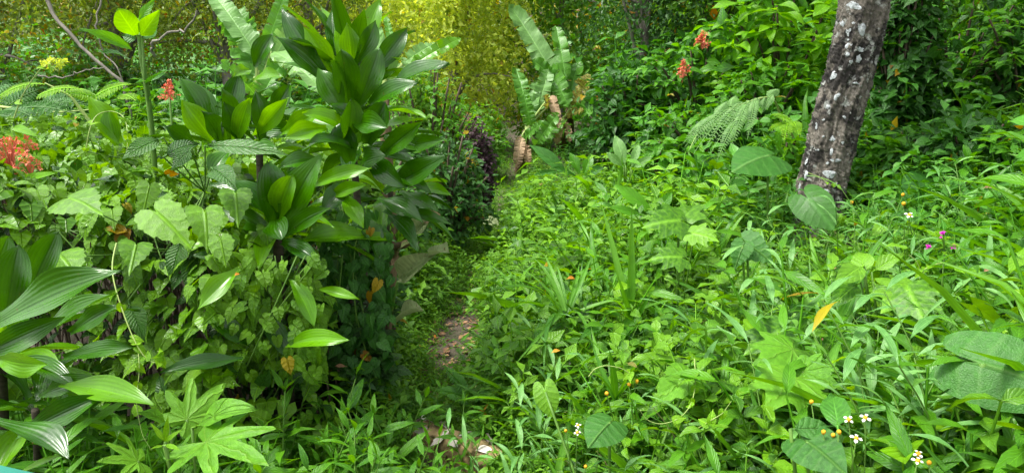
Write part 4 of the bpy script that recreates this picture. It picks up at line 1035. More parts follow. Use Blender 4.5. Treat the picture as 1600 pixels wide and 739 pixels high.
# single leaves of the nearest vines, the rest of the leaf mass joined
box = (-4.2, -.35, 2.0, 5.2, True)
vines = [('heart-leaved vine sprawling over the bank below the tall upright weed', 230, 330), ('heart-leaved vine hanging down the bank above the nearest glossy leaves', 120, 370), ('heart-leaved vine over the bank beside the dark hollow', 330, 330),
         ('heart-leaved vine trailing in front of the low glossy plant', 420, 470), ('heart-leaved vine low on the bank with curling pale tendrils', 230, 520), ('heart-leaved vine over the far left top of the bank near the red flowers', 60, 270), ('small-leaved vine covering the level top of the bank under the tall weed', 200, 225)]
P_, N_, D_ = near_surface(MB, 2300, box, .10)
q = P_ - EYE; dep = q[:, 1] * cp - q[:, 2] * sp_; up_ = q[:, 1] * sp_ + q[:, 2] * cp
PX = 800 + FPX * q[:, 0] / dep; PY = 369.5 - FPX * up_ / dep
own = np.argmin(np.stack([(PX - a) ** 2 + 2 * (PY - b) ** 2 for _, a, b in vines]), 0)
FR = vine_frames(P_, N_)
rest = []
for vi, (lab, a, b) in enumerate(vines):
    idx = np.where(own == vi)[0]
    if len(idx) == 0: continue
    idx = idx[np.argsort(P_[idx, 1])]
    f0 = P_[idx].mean(0); f0[2] = float(H(f0[0], f0[1]))
    t = thing('heart_leaved_vine', lab, 'vine', f0)
    for i in idx[:290]:
        kd = 'heart'; k = int(rng.integers(4))
        s = (.060 if P_[i, 1] < 3.2 else .066) * rng.uniform(.55, 1.4)
        link('leaf', leafmesh(kd, k, 'vine'), t, mat4(P_[i] - f0, FR[i], s))
    rest += list(idx[290:])
    for k in range(5):
        js = idx[rng.choice(len(idx), min(6, len(idx)), replace=False)]
        js = js[np.argsort(P_[js, 0])]
        pts = P_[js] - N_[js] * .02
        u = np.linspace(0, 1, len(js)); ui_ = np.linspace(0, 1, 16)
        cc_ = np.stack([np.interp(ui_, u, pts[:, i]) for i in range(3)], 1)
        for _ in range(2): cc_[1:-1] = (cc_[:-2] + cc_[1:-1] * 2 + cc_[2:]) / 4
        part_tube(t, 'vine_stem', cc_, np.full(16, .0028), 'stem', 4)
rest = np.array(rest, int)
P2, N2, D2 = near_surface(MB, 2600, box, .16); F2 = vine_frames(P2, N2)
pA = np.concatenate([P_[rest], P2]); fA_ = np.concatenate([FR[rest], F2])
stuff('vine_leaves', leafitems('heart_lo', pA, fA_, .05 * (.5 + .9 * rng.random(len(pA)))), M['vine'], 'mass of smaller heart-shaped vine leaves filling the left bank between the big ones', 'vine leaves')
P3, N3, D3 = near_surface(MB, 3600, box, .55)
stuff('shaded_leaves', leafitems('ovate_lo', P3, frames(nrm(rng.normal(size=P3.shape) - UP * .3), nrm(N3 + UP + .6 * rng.normal(size=P3.shape))), .07 * (.6 + .8 * rng.random(len(P3)))), M['vine_shade'], 'foliage deep inside the left bank, its shade put into a dark leaf colour', 'foliage')  # leaves inside the bank carry their shade in the leaf colour
tw = []
for i in range(260):
    y = rng.uniform(2.3, 4.2); x = rng.uniform(-1, -.18) * y * .75
    g = float(H(x, y)); h = float(MB(x, y)) - g
    if h < .9: continue
    b = np.array([x, y, g]); e = b + np.array([rng.normal(-.1, .12), rng.normal(0, .1), h * .85])
    tw.append(tube(bez(b, (b + e) / 2 + rng.normal(size=3) * .12, e, 6), np.linspace(.007, .003, 6), 4))
V = []; F = []; U = []; o_ = 0
for v, f, u in tw: V.append(v); F.append(f + o_); U.append(u); o_ += len(v)
tag(link('undergrowth_stems', new_mesh('undergrowth_stems', np.concatenate(V), np.concatenate(F), np.concatenate(U), M['twig'])), 'tangle of thin brown stems under the vine leaves of the left bank', 'stems', kind='stuff')

for lab, x0, x1, y0, y1, d0, d1, nn_, mt in [('dark creeper climbing the thin canes below the tallest glossy plant', 500, 612, 320, 575, 2.8, 3.0, 260, 'shrub_dark'), ('heart-leaved creeper filling the hollow under the low glossy plant', 330, 505, 400, 590, 2.42, 2.7, 270, 'vine')]:
    f0 = gzz = P((x0 + x1) / 2, y1, d0); f0 = np.array([f0[0], d0, float(H(f0[0], d0))])
    t = thing('climbing_creeper', lab, 'vine', f0)
    for i in range(nn_):
        q = P(rng.uniform(x0, x1), y0 + (y1 - y0) * rng.random() ** .8, rng.uniform(d0, d1))
        Y = nrm(np.array([rng.normal(0, .5), -.35, -.75]) + .2 * rng.normal(size=3)); N = nrm(np.array([rng.normal(0, .45), -1, .75 + rng.normal(0, .3)]))
        link('leaf', leafmesh('heart', int(rng.integers(4)), mt), t, mat4(q - f0, frames(Y, N)[0], rng.uniform(.026, .055)))
    for i in range(6):
        a_ = P(rng.uniform(x0, x1), y1 + 15, d0 + .1); b_ = P(rng.uniform(x0, x1), y0, d0 + .1)
        part_tube(t, 'vine_stem', bez(a_, (a_ + b_) / 2 + rng.normal(size=3) * .08, b_, 9), np.full(9, .0028), 'stem', 4)

# wrinkled dark leaves showing between the vines
def leaf_plant(name, label, cat, foot, leaves, mat, stem_r=.004, group=None, stem_mat='stem', node=None, size=1.):
    """a few big hand-set leaves on stalks: (kind, base, tip, [mat], [up])"""
    foot = np.asarray(foot, float)
    t = thing(name, label, cat, foot, group)
    for L in leaves:
        kind, b, tp = L[:3]; m_ = L[3] if len(L) > 3 and L[3] else mat; up = L[4] if len(L) > 4 else .7
        p0, p1 = P(*b), P(*tp)
        Y = p1 - p0; s = np.linalg.norm(Y)
        k = int(rng.integers(len(LEAF[kind])))
        link('leaf', leafmesh(kind, k, m_), t, mat4(p0 - foot, frames(Y, to_cam(p0, up, .1))[0], s * size))
        start = foot if node is None else np.asarray(node, float)
        part_tube(t, 'leaf_stalk', bez(start, start * .45 + p0 * .55 - UP * .08 * s, p0, 7), np.full(7, stem_r), stem_mat, 5)
    return t
def gz(px, py, d, dx=0.):
    p = P(px, py, d); return np.array([p[0] + dx, d, float(H(p[0] + dx, d))])
leaf_plant('wrinkled_leaf_plant', 'plant with long dark wrinkled wet leaves at the front rim of the dark hollow', 'plant', gz(360, 300, 2.75),
    [('lance', (320, 228, 2.65), (478, 236, 2.5)), ('ovate', (255, 215, 2.7), (180, 250, 2.55)), ('ovate', (330, 262, 2.6), (372, 290, 2.45)), ('ovate', (300, 232, 2.7), (262, 268, 2.6)), ('ovate', (255, 245, 2.7), (318, 215, 2.75)), ('ovate', (285, 370, 2.6), (262, 450, 2.5)), ('ovate', (300, 395, 2.6), (292, 460, 2.5)), ('ovate', (200, 470, 2.5), (230, 540, 2.4))], 'rugose', .003, node=P(320, 300, 2.95), size=.8)
leaf_plant('heart_leaf_climber', 'climber with six large pale toothed heart leaves over the left bank', 'vine', gz(300, 380, 2.45),
    [('heart', (248, 335, 2.35), (293, 376, 2.28)), ('heart', (345, 378, 2.35), (352, 412, 2.3)), ('heart', (232, 295, 2.6), (224, 328, 2.55)), ('heart', (320, 335, 2.5), (325, 378, 2.4)), ('heart', (95, 400, 2.3), (118, 420, 2.2)), ('heart', (212, 385, 2.35), (205, 412, 2.25)), ('heart', (110, 310, 2.5), (148, 318, 2.4)), ('heart', (368, 305, 2.6), (372, 338, 2.5))], 'vine', .0025, node=P(280, 390, 2.75))

# ================================================================== THE TALL UPRIGHT WEED (left)
foot = gz(236, 300, 3.3)
t = thing('tall_weed', 'tall upright weed with a lime crown of rounded leaves standing above the left bank', 'weed', foot)
part_tube(t, 'stem', np.array([foot, P(236, 190, 3.3), P(230, 140, 3.3), P(222, 95, 3.3), P(217, 55, 3.3)]), [.013, .012, .012, .011, .008], 'stem', 7)
part_tube(t, 'stem', np.array([P(234, 180, 3.3), P(226, 120, 3.28), P(222, 60, 3.28)]), [.007, .006, .005], 'stem', 6)
for b, tp, wp, m_, up, prof in [((212, 55, 3.3), (184, 14, 3.2), 34, 'shrub_lime', .2, 'spoon'), ((220, 56, 3.3), (251, 14, 3.25), 26, 'shrub_lime', .2, 'ovate'), ((217, 32, 3.4), (243, -2, 3.45), 15, 'shrub', .2, 'lance'), ((206, 77, 3.3), (122, 44, 3.1), 20, 'shrub', .5, 'ovate'), ((203, 93, 3.3), (158, 82, 3.1), 20, 'taro', .9, 'ovate'),
                         ((228, 132, 3.3), (269, 110, 3.1), 18, 'taro', .8, 'ovate'), ((228, 128, 3.25), (202, 125, 3.1), 12, 'shrub', .8, 'ovate'), ((234, 156, 3.25), (262, 140, 3.1), 14, 'taro', .8, 'ovate'), ((222, 60, 3.3), (246, 44, 3.4), 22, 'taro', .6, 'ovate'), ((212, 62, 3.3), (190, 56, 3.3), 20, 'taro', .6, 'ovate'), ((216, 60, 3.35), (222, 22, 3.5), 20, 'shrub_lime', .3, 'ovate')]:
    p0 = P(*b); part_leaf(t, p0, P(*tp), wp * b[2] / FPX, to_cam(p0, up, .1), m_, bend=.12, prof=prof, fold=.25, wave=.1, nl=12, nw=3)

# ================================================================== CORAL FLOWERS (left)
foot = gz(30, 300, 2.95)
t = thing('coral_flowered_shrub', 'plant with a wide spray of small coral red flowers at the left edge', 'shrub', foot)
florets(t, P(16, 248, 2.9), .20, .12, 50, 'coral', .012); florets(t, P(46, 262, 2.85), .11, .08, 24, 'coral', .013); florets(t, P(-14, 268, 2.9), .16, .12, 36, 'coral', .014); florets(t, P(40, 228, 2.9), .09, .07, 20, 'coral', .013)
part_tube(t, 'stem', bez(foot, foot + UP * .5, P(18, 265, 2.9), 6), [.008] * 6, 'stem', 5)
for b, tp, wp in [((20, 285, 2.85), (-30, 300, 2.7), 24), ((28, 290, 2.85), (90, 270, 2.8), 22), ((20, 200, 2.95), (62, 215, 2.8), 16), ((10, 300, 2.8), (60, 318, 2.6), 22)]:
    part_leaf(t, P(*b), P(*tp), wp * 2.8 / FPX, to_cam(P(*b), .7), 'shrub_lime', bend=.12, prof='lance', nl=10, nw=2)
foot = gz(265, 200, 5.2)
t = thing('coral_flowered_shrub', 'small coral red flower head behind the vine bank between weed and glossy leaves', 'flower', foot)
florets(t, P(265, 146, 5.2), .12, .12, 50, 'coral', .018); part_tube(t, 'stem', bez(foot, foot + UP * .6, P(265, 152, 5.2), 5), [.008] * 5, 'stem', 5)

# ================================================================== GROUND COVER
def sprig_set(fn, k): return [fn().sprig() for _ in range(k)]
def yawtilt(n, tilt=.25):
    a = rng.random(n) * 6.283; N = nrm(UP + tilt * rng.normal(size=(n, 3)) * [1, 1, 0] + np.array([0, -.12, 0]))
    Y = np.stack([np.cos(a), np.sin(a), np.zeros(n)], 1)
    X = nrm(np.cross(Y, N)); Y = np.cross(N, X)
    return np.stack([X, Y, N], 2)
def cover_height(x, y):
    """how tall the low plants stand"""
    r = x - xpath(y)
    e = np.where(r > 0, np.interp(r, [0, .16, .4, .8, 1.6, 5], [.05, .11, .22, .29, .33, .34]), np.interp(-r, [0, .18, .35, .6, 2], [.03, .07, .14, .22, .26]))
    bare = np.exp(-(((x + .33) / .22) ** 2 + ((y - 4.1) / .45) ** 2))
    e = e * (1 - .78 * np.exp(-(((x - 2.05) / .6) ** 2 + ((y - 4.8) / 1.0) ** 2)))
    return e * (1 + .42 * wob(x, y, 1.3) + .22 * wob(x, y, 3.2, 2.0)) * (1 - .72 * sm((y - 6) / 4) * (np.abs(r) < 1.5)) * (1 - bare * .75)
def field(n, y0, y1, pw=1.0, xl=-.80, xr=.86):
    y = y0 + (y1 - y0) * rng.random(n) ** pw; x = y * rng.uniform(xl, xr, n) + rng.normal(0, .1, n)
    return x, y
def spread(protos_, x, y, hs, jitter=.3, zfrac=0.0, tilt=.25):
    n = len(x); z = H(x, y) - .01 + zfrac * rng.random(n) * cover_height(x, y)
    p = np.stack([x, y, z], 1); r = yawtilt(n, tilt); s = hs * (1 + jitter * rng.normal(size=n)).clip(.45, 1.7)
    k = rng.integers(len(protos_), size=n)
    return [(protos_[i], p[k == i], r[k == i], s[k == i]) for i in range(len(protos_)) if (k == i).any()]
def slim(pl):
    """thin out stem detail of a mass-planted sprig"""
    return pl
def mini(nodes, kind, size, h=1., lean=.25, alt=False, pitch=(-.1, .5)):
    pl = Plan(); c = stem_curve(h, lean, 4)
    pl.stems(*tube(c, np.linspace(.012, .006, 4), 3)); a0 = rng.random() * 6.28
    for i in range(nodes):
        f = .3 + .7 * i / max(nodes - 1, 1); q = np.array([np.interp(f, np.linspace(0, 1, 4), c[:, k]) for k in range(3)])
        for s_ in ((0,) if alt else (0, math.pi)):
            b = a0 + i * (2.4 if alt else 1.57) + s_ + rng.normal(0, .3); pt = rng.uniform(*pitch)
            pl.add(kind, q, [math.cos(b) * math.cos(pt), math.sin(b) * math.cos(pt), math.sin(pt)], UP + .35 * rng.normal(size=3) * [1, 1, .2], size * rng.uniform(.7, 1.2) * (1 - .25 * f))
    return pl.sprig()
# sprigs are one unit tall, scaled to the local height of the cover
SP = {'ovate': [mini(5, 'ovate_lo', .23) for _ in range(6)], 'lance': [mini(7, 'lance_lo', .36, alt=True) for _ in range(5)] + [mini(5, 'lance_lo', .32) for _ in range(3)],
      'tiny': [mini(5, 'tiny', .26) for _ in range(5)], 'tinyl': [mini(9, 'tiny', .34, alt=True) for _ in range(4)], 'heart': [mini(5, 'heart_lo', .22, alt=True, pitch=(-.7, .2)) for _ in range(5)],
      'blade': [rosette(6, 'blade_lo', 1.1, (.7, 1.35)).sprig() for _ in range(4)]}
KS = G(640, 690); _ke = G(800, 752); KL = float(np.linalg.norm((_ke - KS)[:2])); KD = (_ke - KS)[:2] / KL
def zone(x, y):
    r = x - xpath(y)
    return r
def keep(x, y, extra=None):
    z = H(x, y) + .1
    ok = inview(np.stack([x, y, z], 1), .12)
    bank = (MB(x, y) - H(x, y) > .5) & (y < 5.1)
    ok &= ~bank
    a_ = (x - KS[0]) * KD[0] + (y - KS[1]) * KD[1]; b_ = -(x - KS[0]) * KD[1] + (y - KS[1]) * KD[0]
    ok &= ~((a_ > -.02) & (a_ < KL - .03) & (np.abs(b_ + .03) < .13) & (rng.random(len(x)) < .88))
    ok &= rng.random(len(x)) > .85 * np.exp(-(((x + .34) / .24) ** 2 + ((y - 4.1) / .50) ** 2))
    ok &= ~((wob(x, y, 2.6, 3.0) < -.28) & (x - xpath(y) > .3) & (rng.random(len(x)) < .7))
    if extra is not None: ok &= extra
    return ok
def lay(name, label, cat, mat, pr, n, y0, y1, hmul, cond=None, thr=None, tilt=.25, grow=0., pw=1.0, xl=-.8, xr=.86, jitter=.3):
    x, y = field(n, y0, y1, pw, xl, xr)
    k = keep(x, y, cond(x, y) if cond else None); x, y = x[k], y[k]
    if len(x) == 0: return
    hs = cover_height(x, y) * hmul * (1 + grow * (y - 2) / 8) + .035
    stuff(name, spread(pr, x, y, hs, jitter, 0, tilt), M[mat], label, cat)
right = lambda x, y: (x - xpath(y)) > .12
left = lambda x, y: (x - xpath(y)) < -.12
shade = lambda x, y: (x > 2.2 + .15 * np.sin(y * 3)) | ((x > 1.5) & (y > 4.6))
patch = lambda k, s, t: (lambda x, y: (wob(x, y, k, s) + .25 * rng.normal(size=len(x))) > t)
both = lambda *fs: (lambda x, y: np.logical_and.reduce([f(x, y) for f in fs]))
notf = lambda f: (lambda x, y: ~f(x, y))
lay('leafy_weeds', 'low broad-leaved weeds covering the near right bank', 'weeds', 'herb', SP['ovate'], 6000, 1.5, 5.2, .95, both(right, notf(shade)))
lay('leafy_weeds', 'understorey leaves beneath the weeds of the near right bank, coloured dark as shade', 'weeds', 'vine_shade', SP['ovate'], 3600, 1.5, 5.6, .6, right)  # bottom layer coloured dark so that the gaps read as shade
lay('lance_weeds', 'narrow-leaved weeds mixed through the near right bank', 'weeds', 'lance', SP['lance'], 4200, 1.5, 5.5, 1.15, both(right, patch(.9, 1.0, -.1)))
lay('lime_weeds', 'lime green weed patches on the right bank', 'weeds', 'herb_lime', SP['ovate'], 2600, 1.5, 7.5, .95, both(right, notf(shade), patch(1.1, 4.0, .42)))
lay('heart_weeds', 'heart-leaved creeper running over the right bank', 'creeper', 'vine', SP['heart'], 2600, 1.5, 6.0, .9, both(right, patch(.8, 7.0, .0)))
lay('leafy_weeds', 'small sunlit weeds on the right bank between path and lichen trunk', 'weeds', 'herb', SP['tiny'], 11000, 4.6, 12.5, .95, both(right, notf(shade)), grow=.5)
lay('leafy_weeds', 'lime small weeds in the light on the far right bank', 'weeds', 'herb_lime', SP['tiny'], 5000, 4.6, 12.5, .9, both(right, notf(shade), patch(1.0, 2.0, .1)), grow=.5)
lay('shaded_weeds', 'shaded weeds around the lichen trunk and under the right shrubs', 'weeds', 'herb_cool', SP['tinyl'], 9000, 3.4, 11, .95, both(right, shade), grow=.3)
lay('shaded_weeds', 'shaded broad-leaved weeds at the right edge', 'weeds', 'herb_cool', SP['ovate'], 3600, 2.0, 7.0, 1.2, both(right, shade))
lay('low_grass', 'fine grass through the weeds of the right bank', 'grass', 'grass', SP['blade'], 6500, 1.5, 9, 1.3, right, grow=.2)
onpath = lambda x, y: np.abs(x - xpath(y)) < .42
notbare = lambda x, y: rng.random(len(x)) > .82 * np.exp(-(((x + .33) / .20) ** 2 + ((y - 4.15) / .42) ** 2))
lay('path_weeds', 'tiny creeping weeds growing over the path', 'weeds', 'herb', SP['tiny'], 15000, 2.3, 14, 1.0, both(onpath, notbare), grow=1.0, xl=-.22, xr=.2)
lay('path_weeds', 'lime seedlings along the worn path', 'weeds', 'herb_lime', SP['tiny'], 6000, 3.4, 14, .9, both(onpath, notbare, patch(1.6, 3.0, -.1)), grow=1.0, xl=-.22, xr=.2)
lay('path_grass', 'short grass along both edges of the path', 'grass', 'grass', SP['blade'], 5500, 2.2, 11, 1.15, both(onpath, notbare), grow=.3, xl=-.25, xr=.22)
lay('leafy_weeds', 'narrow-leaved weeds in front of the vine bank', 'weeds', 'lance', SP['lance'], 4200, 1.5, 4.2, .95, left, xl=-.8, xr=.0)
lay('leafy_weeds', 'low green weeds left of the path below the dark bushes', 'weeds', 'herb', SP['tiny'], 9000, 3.6, 12, 1.2, left, grow=.4, xl=-.25, xr=.02)
lay('shaded_weeds', 'weeds under the far trees', 'weeds', 'herb_cool', SP['tiny'], 9000, 9, 17, 1.3, None, grow=.8)
lay('leafy_weeds', 'leafy weeds and ferns on the ground behind the vine bank', 'weeds', 'herb', SP['tiny'], 14000, 5.0, 15, 1.25, left, grow=.3, xl=-.85, xr=-.02)
# dead leaves on the bare part of the path
n = 800
x = -.33 + rng.normal(0, .24, n); y = 3.2 + 3.2 * rng.random(n) ** 1.3
p = np.stack([x, y, H(x, y) + .008 + .01 * rng.random(n)], 1)
stuff('leaf_litter', leafitems('elliptic_lo', p, frames(nrm(rng.normal(size=(n, 3)) * [1, 1, .15]), nrm(UP + .3 * rng.normal(size=(n, 3)))), .045 * (.5 + rng.random(n))), M['litter'], 'brown dead leaves scattered on the bare earth of the path', 'leaf litter')

# ================================================================== COUNTABLE HERBS
def protos(name, label, cat, mat, plans):
    return [build(pl, name, label, cat, (0, 0, 0), mat) for pl in plans]
def spots(n, region, hfun=None, smin=.8, smax=1.2, z=0.):
    """n places on the ground: region = list of (px0, px1, d0, d1) strips"""
    out = []
    for i in range(n):
        a, b, c_, d_ = region[i % len(region)]
        d = rng.uniform(c_, d_); px = rng.uniform(a, b); xx = (px - 800) / FPX * d
        out.append(((xx, d, float(H(xx, d)) - .01 + z), rng.random() * 6.28, rng.uniform(smin, smax)))
    return out
# narrow-leaved herb thicket, bottom centre-left
pr = protos('narrow_leaved_herb', 'x', 'herb', 'lance', [opposite(.30, 5, 'lance', .125, .25, (.1, .7), .0035) for _ in range(3)] + [opposite(.34, 7, 'lance', .13, .3, (.2, .9), .0035, alt=True) for _ in range(3)])
plant_many(pr, spots(40, [(250, 600, 1.95, 2.35), (380, 640, 2.1, 2.7)], smin=1.0, smax=1.55) + spots(36, [(560, 740, 2.0, 3.0), (480, 700, 1.85, 2.4)], smin=.65, smax=1.0), 'narrow-leaved herbs in front of the vine bank', 'narrow-leaved green herb in the thicket at the bottom, left of the path end', 'narrow-leaved herb with pointed leaves')
# grass-like herbs, right foreground
pr = protos('bamboo_like_grass', 'x', 'grass', 'bamboo', [bamboo_grass(.46, 8, .15), bamboo_grass(.52, 9, .16), bamboo_grass(.38, 7, .13), bamboo_grass(.48, 8, .14)])
plant_many(pr, spots(48, [(1180, 1640, 1.75, 2.6), (1380, 1660, 1.5, 2.2)], smin=.9, smax=1.4), 'bamboo-like grasses on the near right bank', 'bamboo-like grass with pale narrow leaves at the bottom right corner', 'bamboo-like grass with pale leaves')
pr = [copy_to(p, (0, 0, 0), 0, 1) for p in pr]
plant_many(pr, spots(34, [(760, 1180, 1.95, 3.2)], smin=.65, smax=1.05), 'bamboo-like grasses beside the path', 'bamboo-like grass with pale narrow leaves low down right of the path', 'bamboo-like grass with pale leaves')
pr = [copy_to(p, (0, 0, 0), 0, 1) for p in pr]
plant_many(pr, spots(40, [(1150, 1620, 2.6, 4.4)], smin=.85, smax=1.3), 'bamboo-like grasses further up the right bank', 'bamboo-like grass below the lichen trunk towards the right edge', 'bamboo-like grass with narrow leaves')
# broad-leaved herbs
pr = protos('broad_leaved_herb', 'x', 'herb', 'herb', [opposite(.34, 6, 'ovate', .062, .3, (-.1, .45), .004) for _ in range(3)] + [opposite(.30, 6, 'ovate', .055, .3, (-.1, .45), .004) for _ in range(2)])
plant_many(pr, spots(62, [(860, 1600, 1.9, 3.2), (950, 1600, 2.6, 4.6)], smin=.8, smax=1.35), 'broad-leaved herbs on the right bank', 'broad-leaved green herb among the weeds of the right bank', 'broad-leaved green herb')
pr = protos('lime_herb', 'x', 'herb', 'herb_lime', [opposite(.34, 5, 'ovate', .06, .3, (-.1, .5), .004) for _ in range(3)])
plant_many(pr, spots(30, [(820, 1300, 1.95, 3.4), (950, 1600, 2.0, 4.6)], smin=.7, smax=1.2), 'lime green herbs on the right bank', 'lime green young herb brighter than the weeds round it on the right bank', 'lime green young herb')
pr = protos('heart_leaved_herb', 'x', 'herb', 'herb', [long_stalk(7, 'heart', .055, .26) for _ in range(3)])
plant_many(pr, spots(24, [(780, 1560, 1.9, 3.4), (900, 1500, 2.6, 4.8)], smin=.7, smax=1.3), 'heart-leaved herbs on the right bank', 'heart-leaved herb on long stalks among the weeds of the right bank', 'heart-leaved herb on long stalks')
pr = protos('round_leaved_herb', 'x', 'herb', 'herb', [long_stalk(9, 'round', .05, .16) for _ in range(2)])
plant_many(pr, spots(14, [(780, 1160, 1.9, 3.0)], smin=.7, smax=1.2), 'round-leaved herbs right of the path', 'round-leaved pennywort-like herb low down right of the path', 'round-leaved low herb')
pr = protos('tufted_herb', 'x', 'herb', 'herb', [opposite(.36, 5, 'elliptic', .09, .25, (-.1, .5), .004) for _ in range(3)])
plant_many(pr, spots(56, [(840, 1230, 3.4, 7.5), (870, 1220, 5.0, 8.5)], smin=.7, smax=1.2), 'leafy herbs between path and lichen trunk', 'knee-high leafy herb on the sunlit bank between path and lichen trunk', 'sunlit leafy herb')
pr = protos('tufted_herb', 'x', 'herb', 'herb_cool', [opposite(.42, 5, 'elliptic', .095, .25, (-.2, .4), .004) for _ in range(3)])
plant_many(pr, spots(40, [(1350, 1640, 3.2, 6.4), (1150, 1640, 6.0, 7.0)], smin=.6, smax=1.0), 'shaded herbs around the lichen trunk', 'shaded knee-high herb round the foot of the lichen trunk or right of it', 'shaded leafy herb')
pr = protos('grass_tuft', 'x', 'grass', 'grass', [rosette(9, 'blade', .30, (.6, 1.35)) for _ in range(3)])
plant_many(pr, spots(40, [(740, 900, 2.3, 4.6), (880, 1150, 2.3, 4.6), (1100, 1600, 2.0, 3.6)], smin=.6, smax=1.1), 'grass tufts by the path and on the right bank', 'small tuft of arching grass blades among the weeds', 'tuft of arching grass blades')

# ================================================================== SINGLE PLANTS OF THE RIGHT BANK
leaf_plant('lobed_leaf_plant', 'plant with deeply lobed light leaves in the middle of the right bank', 'plant', gz(1060, 470, 3.7), [('lobed2', (1062, 340, 3.7), (1020, 306, 4.0), None, .9), ('lobed2', (1060, 345, 3.6), (998, 345, 3.5), None, .9), ('lobed2', (1078, 340, 3.7), (1120, 320, 3.8), None, .9), ('lobed2', (1085, 365, 3.4), (1132, 372, 3.3), None, .9), ('lobed2', (1062, 402, 3.3), (1008, 396, 3.25), None, .9)], 'herb', size=.8)
leaf_plant('lobed_leaf_plant', 'plant with two broad lobed leaves above the white flowers at lower right', 'plant', gz(1235, 650, 2.25), [('lobed2', (1240, 590, 2.15), (1205, 622, 2.0), None, .5), ('lobed2', (1238, 545, 2.3), (1185, 560, 2.2), None, .6), ('lobed2', (1255, 580, 2.2), (1310, 600, 2.1), None, .5), ('lobed2', (1215, 520, 2.45), (1165, 548, 2.4), 'herb', .6)], 'lobed')
leaf_plant('lobed_leaf_plant', 'plant with deeply cut light green leaves at the bottom left', 'plant', gz(300, 760, 1.85), [('cut', (322, 690, 1.74), (412, 706, 1.64), None, .9), ('cut', (292, 655, 1.9), (355, 592, 2.0), None, .4), ('cut', (215, 720, 1.7), (160, 712, 1.62), None, .9), ('elliptic', (300, 668, 1.85), (382, 630, 1.8), None, .8), ('ovate', (262, 660, 1.85), (222, 642, 1.8), None, .8), ('lance', (258, 690, 1.7), (236, 660, 1.7), 'herb_lime'), ('lance', (258, 690, 1.7), (262, 650, 1.7), 'herb_lime'), ('lance', (258, 692, 1.7), (282, 668, 1.7), 'herb_lime'), ('lance', (256, 695, 1.68), (235, 700, 1.65), 'herb_lime'), ('lance', (258, 695, 1.68), (280, 700, 1.65), 'herb_lime')], 'lobed', .004)
leaf_plant('lobed_leaf_plant', 'lobed-leaved plant under the magenta flowers', 'plant', gz(1400, 520, 2.8), [('lobed2', (1420, 450, 2.7), (1380, 480, 2.6), 'herb', .6), ('lobed2', (1420, 455, 2.65), (1445, 500, 2.5), 'herb', .6), ('ovate', (1350, 415, 2.8), (1310, 438, 2.7), 'herb'), ('ovate', (1345, 440, 2.8), (1300, 475, 2.7), 'herb'), ('ovate', (1362, 425, 2.8), (1410, 395, 2.8), 'herb'), ('ovate', (1365, 440, 2.75), (1395, 485, 2.65), 'herb'), ('ovate', (1350, 430, 2.78), (1345, 388, 2.9), 'herb')], 'herb')
leaf_plant('arrow_leaf_plant', 'arrow-leaved plant with one big pale ribbed leaf just left of the lichen trunk', 'plant', gz(1205, 330, 5.0), [('arrow', (1200, 243, 5.0), (1152, 252, 4.8), None, .9)], 'taro', .008)
leaf_plant('arrow_leaf_plant', 'arrow-leaved plant with a dark leaf hanging at the foot of the lichen trunk', 'plant', gz(1265, 380, 4.7), [('arrow', (1264, 312, 4.6), (1300, 350, 4.4), None, .4), ('arrow', (1462, 288, 5.0), (1425, 296, 4.8), None, .6)], 'shrub_dark', .006)
leaf_plant('arrow_leaf_plant', 'huge ribbed arrow-shaped leaf coming in from the right edge', 'plant', gz(1600, 760, 1.75), [('arrow', (1535, 568, 1.75), (1690, 610, 1.6), None, .5)], 'taro', .009)
leaf_plant('arrow_leaf_plant', 'plant with rounded ribbed leaves right of the pale lobed leaves on the right bank', 'plant', gz(1180, 450, 3.4), [('heart', (1168, 380, 3.4), (1208, 408, 3.3), None, .4), ('heart', (1160, 386, 3.35), (1148, 418, 3.3), None, .4)], 'taro', .006)
leaf_plant('arrow_leaf_plant', 'grey-green broad leaves low down between the small orange-centred flowers', 'plant', gz(960, 720, 2.05), [('arrow', (952, 660, 2.0), (925, 684, 1.9), None, .7), ('heart', (1075, 592, 2.3), (1030, 612, 2.2), 'lobed', .8), ('arrow', (852, 612, 2.35), (862, 650, 2.3), 'herb', .5)], 'taro', .005)
leaf_plant('wide_leaf_plant', 'plant with two wide blue-green leaves under the white flowers', 'plant', gz(1290, 790, 1.75), [('arrow', (1262, 690, 1.72), (1315, 726, 1.6), None, .8), ('ovate', (1235, 670, 1.75), (1300, 668, 1.75), None, .8), ('ovate', (1310, 672, 1.75), (1300, 612, 1.9), 'herb_cool', .4)], 'taro', .005)
leaf_plant('pleated_leaf_plant', 'pair of upright pale pleated leaves above the middle of the right bank', 'plant', gz(980, 280, 6.8), [('elliptic', (978, 262, 6.7), (962, 214, 6.8), 'banana_pale', .1), ('elliptic', (986, 262, 6.7), (998, 226, 6.7), 'banana_pale', .1), ('elliptic', (975, 262, 6.6), (950, 240, 6.6), 'banana_pale', .1), ('elliptic', (988, 264, 6.6), (1015, 246, 6.5), 'banana_pale', .3)], 'banana_pale', .008)
def ginger(label, foot, lv, mat='shrub', cat='plant', name='broad_blade_plant'):
    t = thing(name, label, cat, foot)
    for L in lv:
        b, tp, wp = L[:3]; m_ = L[3] if len(L) > 3 else mat
        part_leaf(t, P(*b), P(*tp), wp * (b[2] + tp[2]) / 2 / FPX, to_cam(P(*b), .5, .15), m_, bend=.15, prof='dracaena', fold=.3, wave=.06, nl=14, nw=3)
    part_tube(t, 'stem', bez(foot, np.array(foot) + UP * .1, P(*lv[0][0]), 5), [.010] * 5, 'stem', 5)
    return t
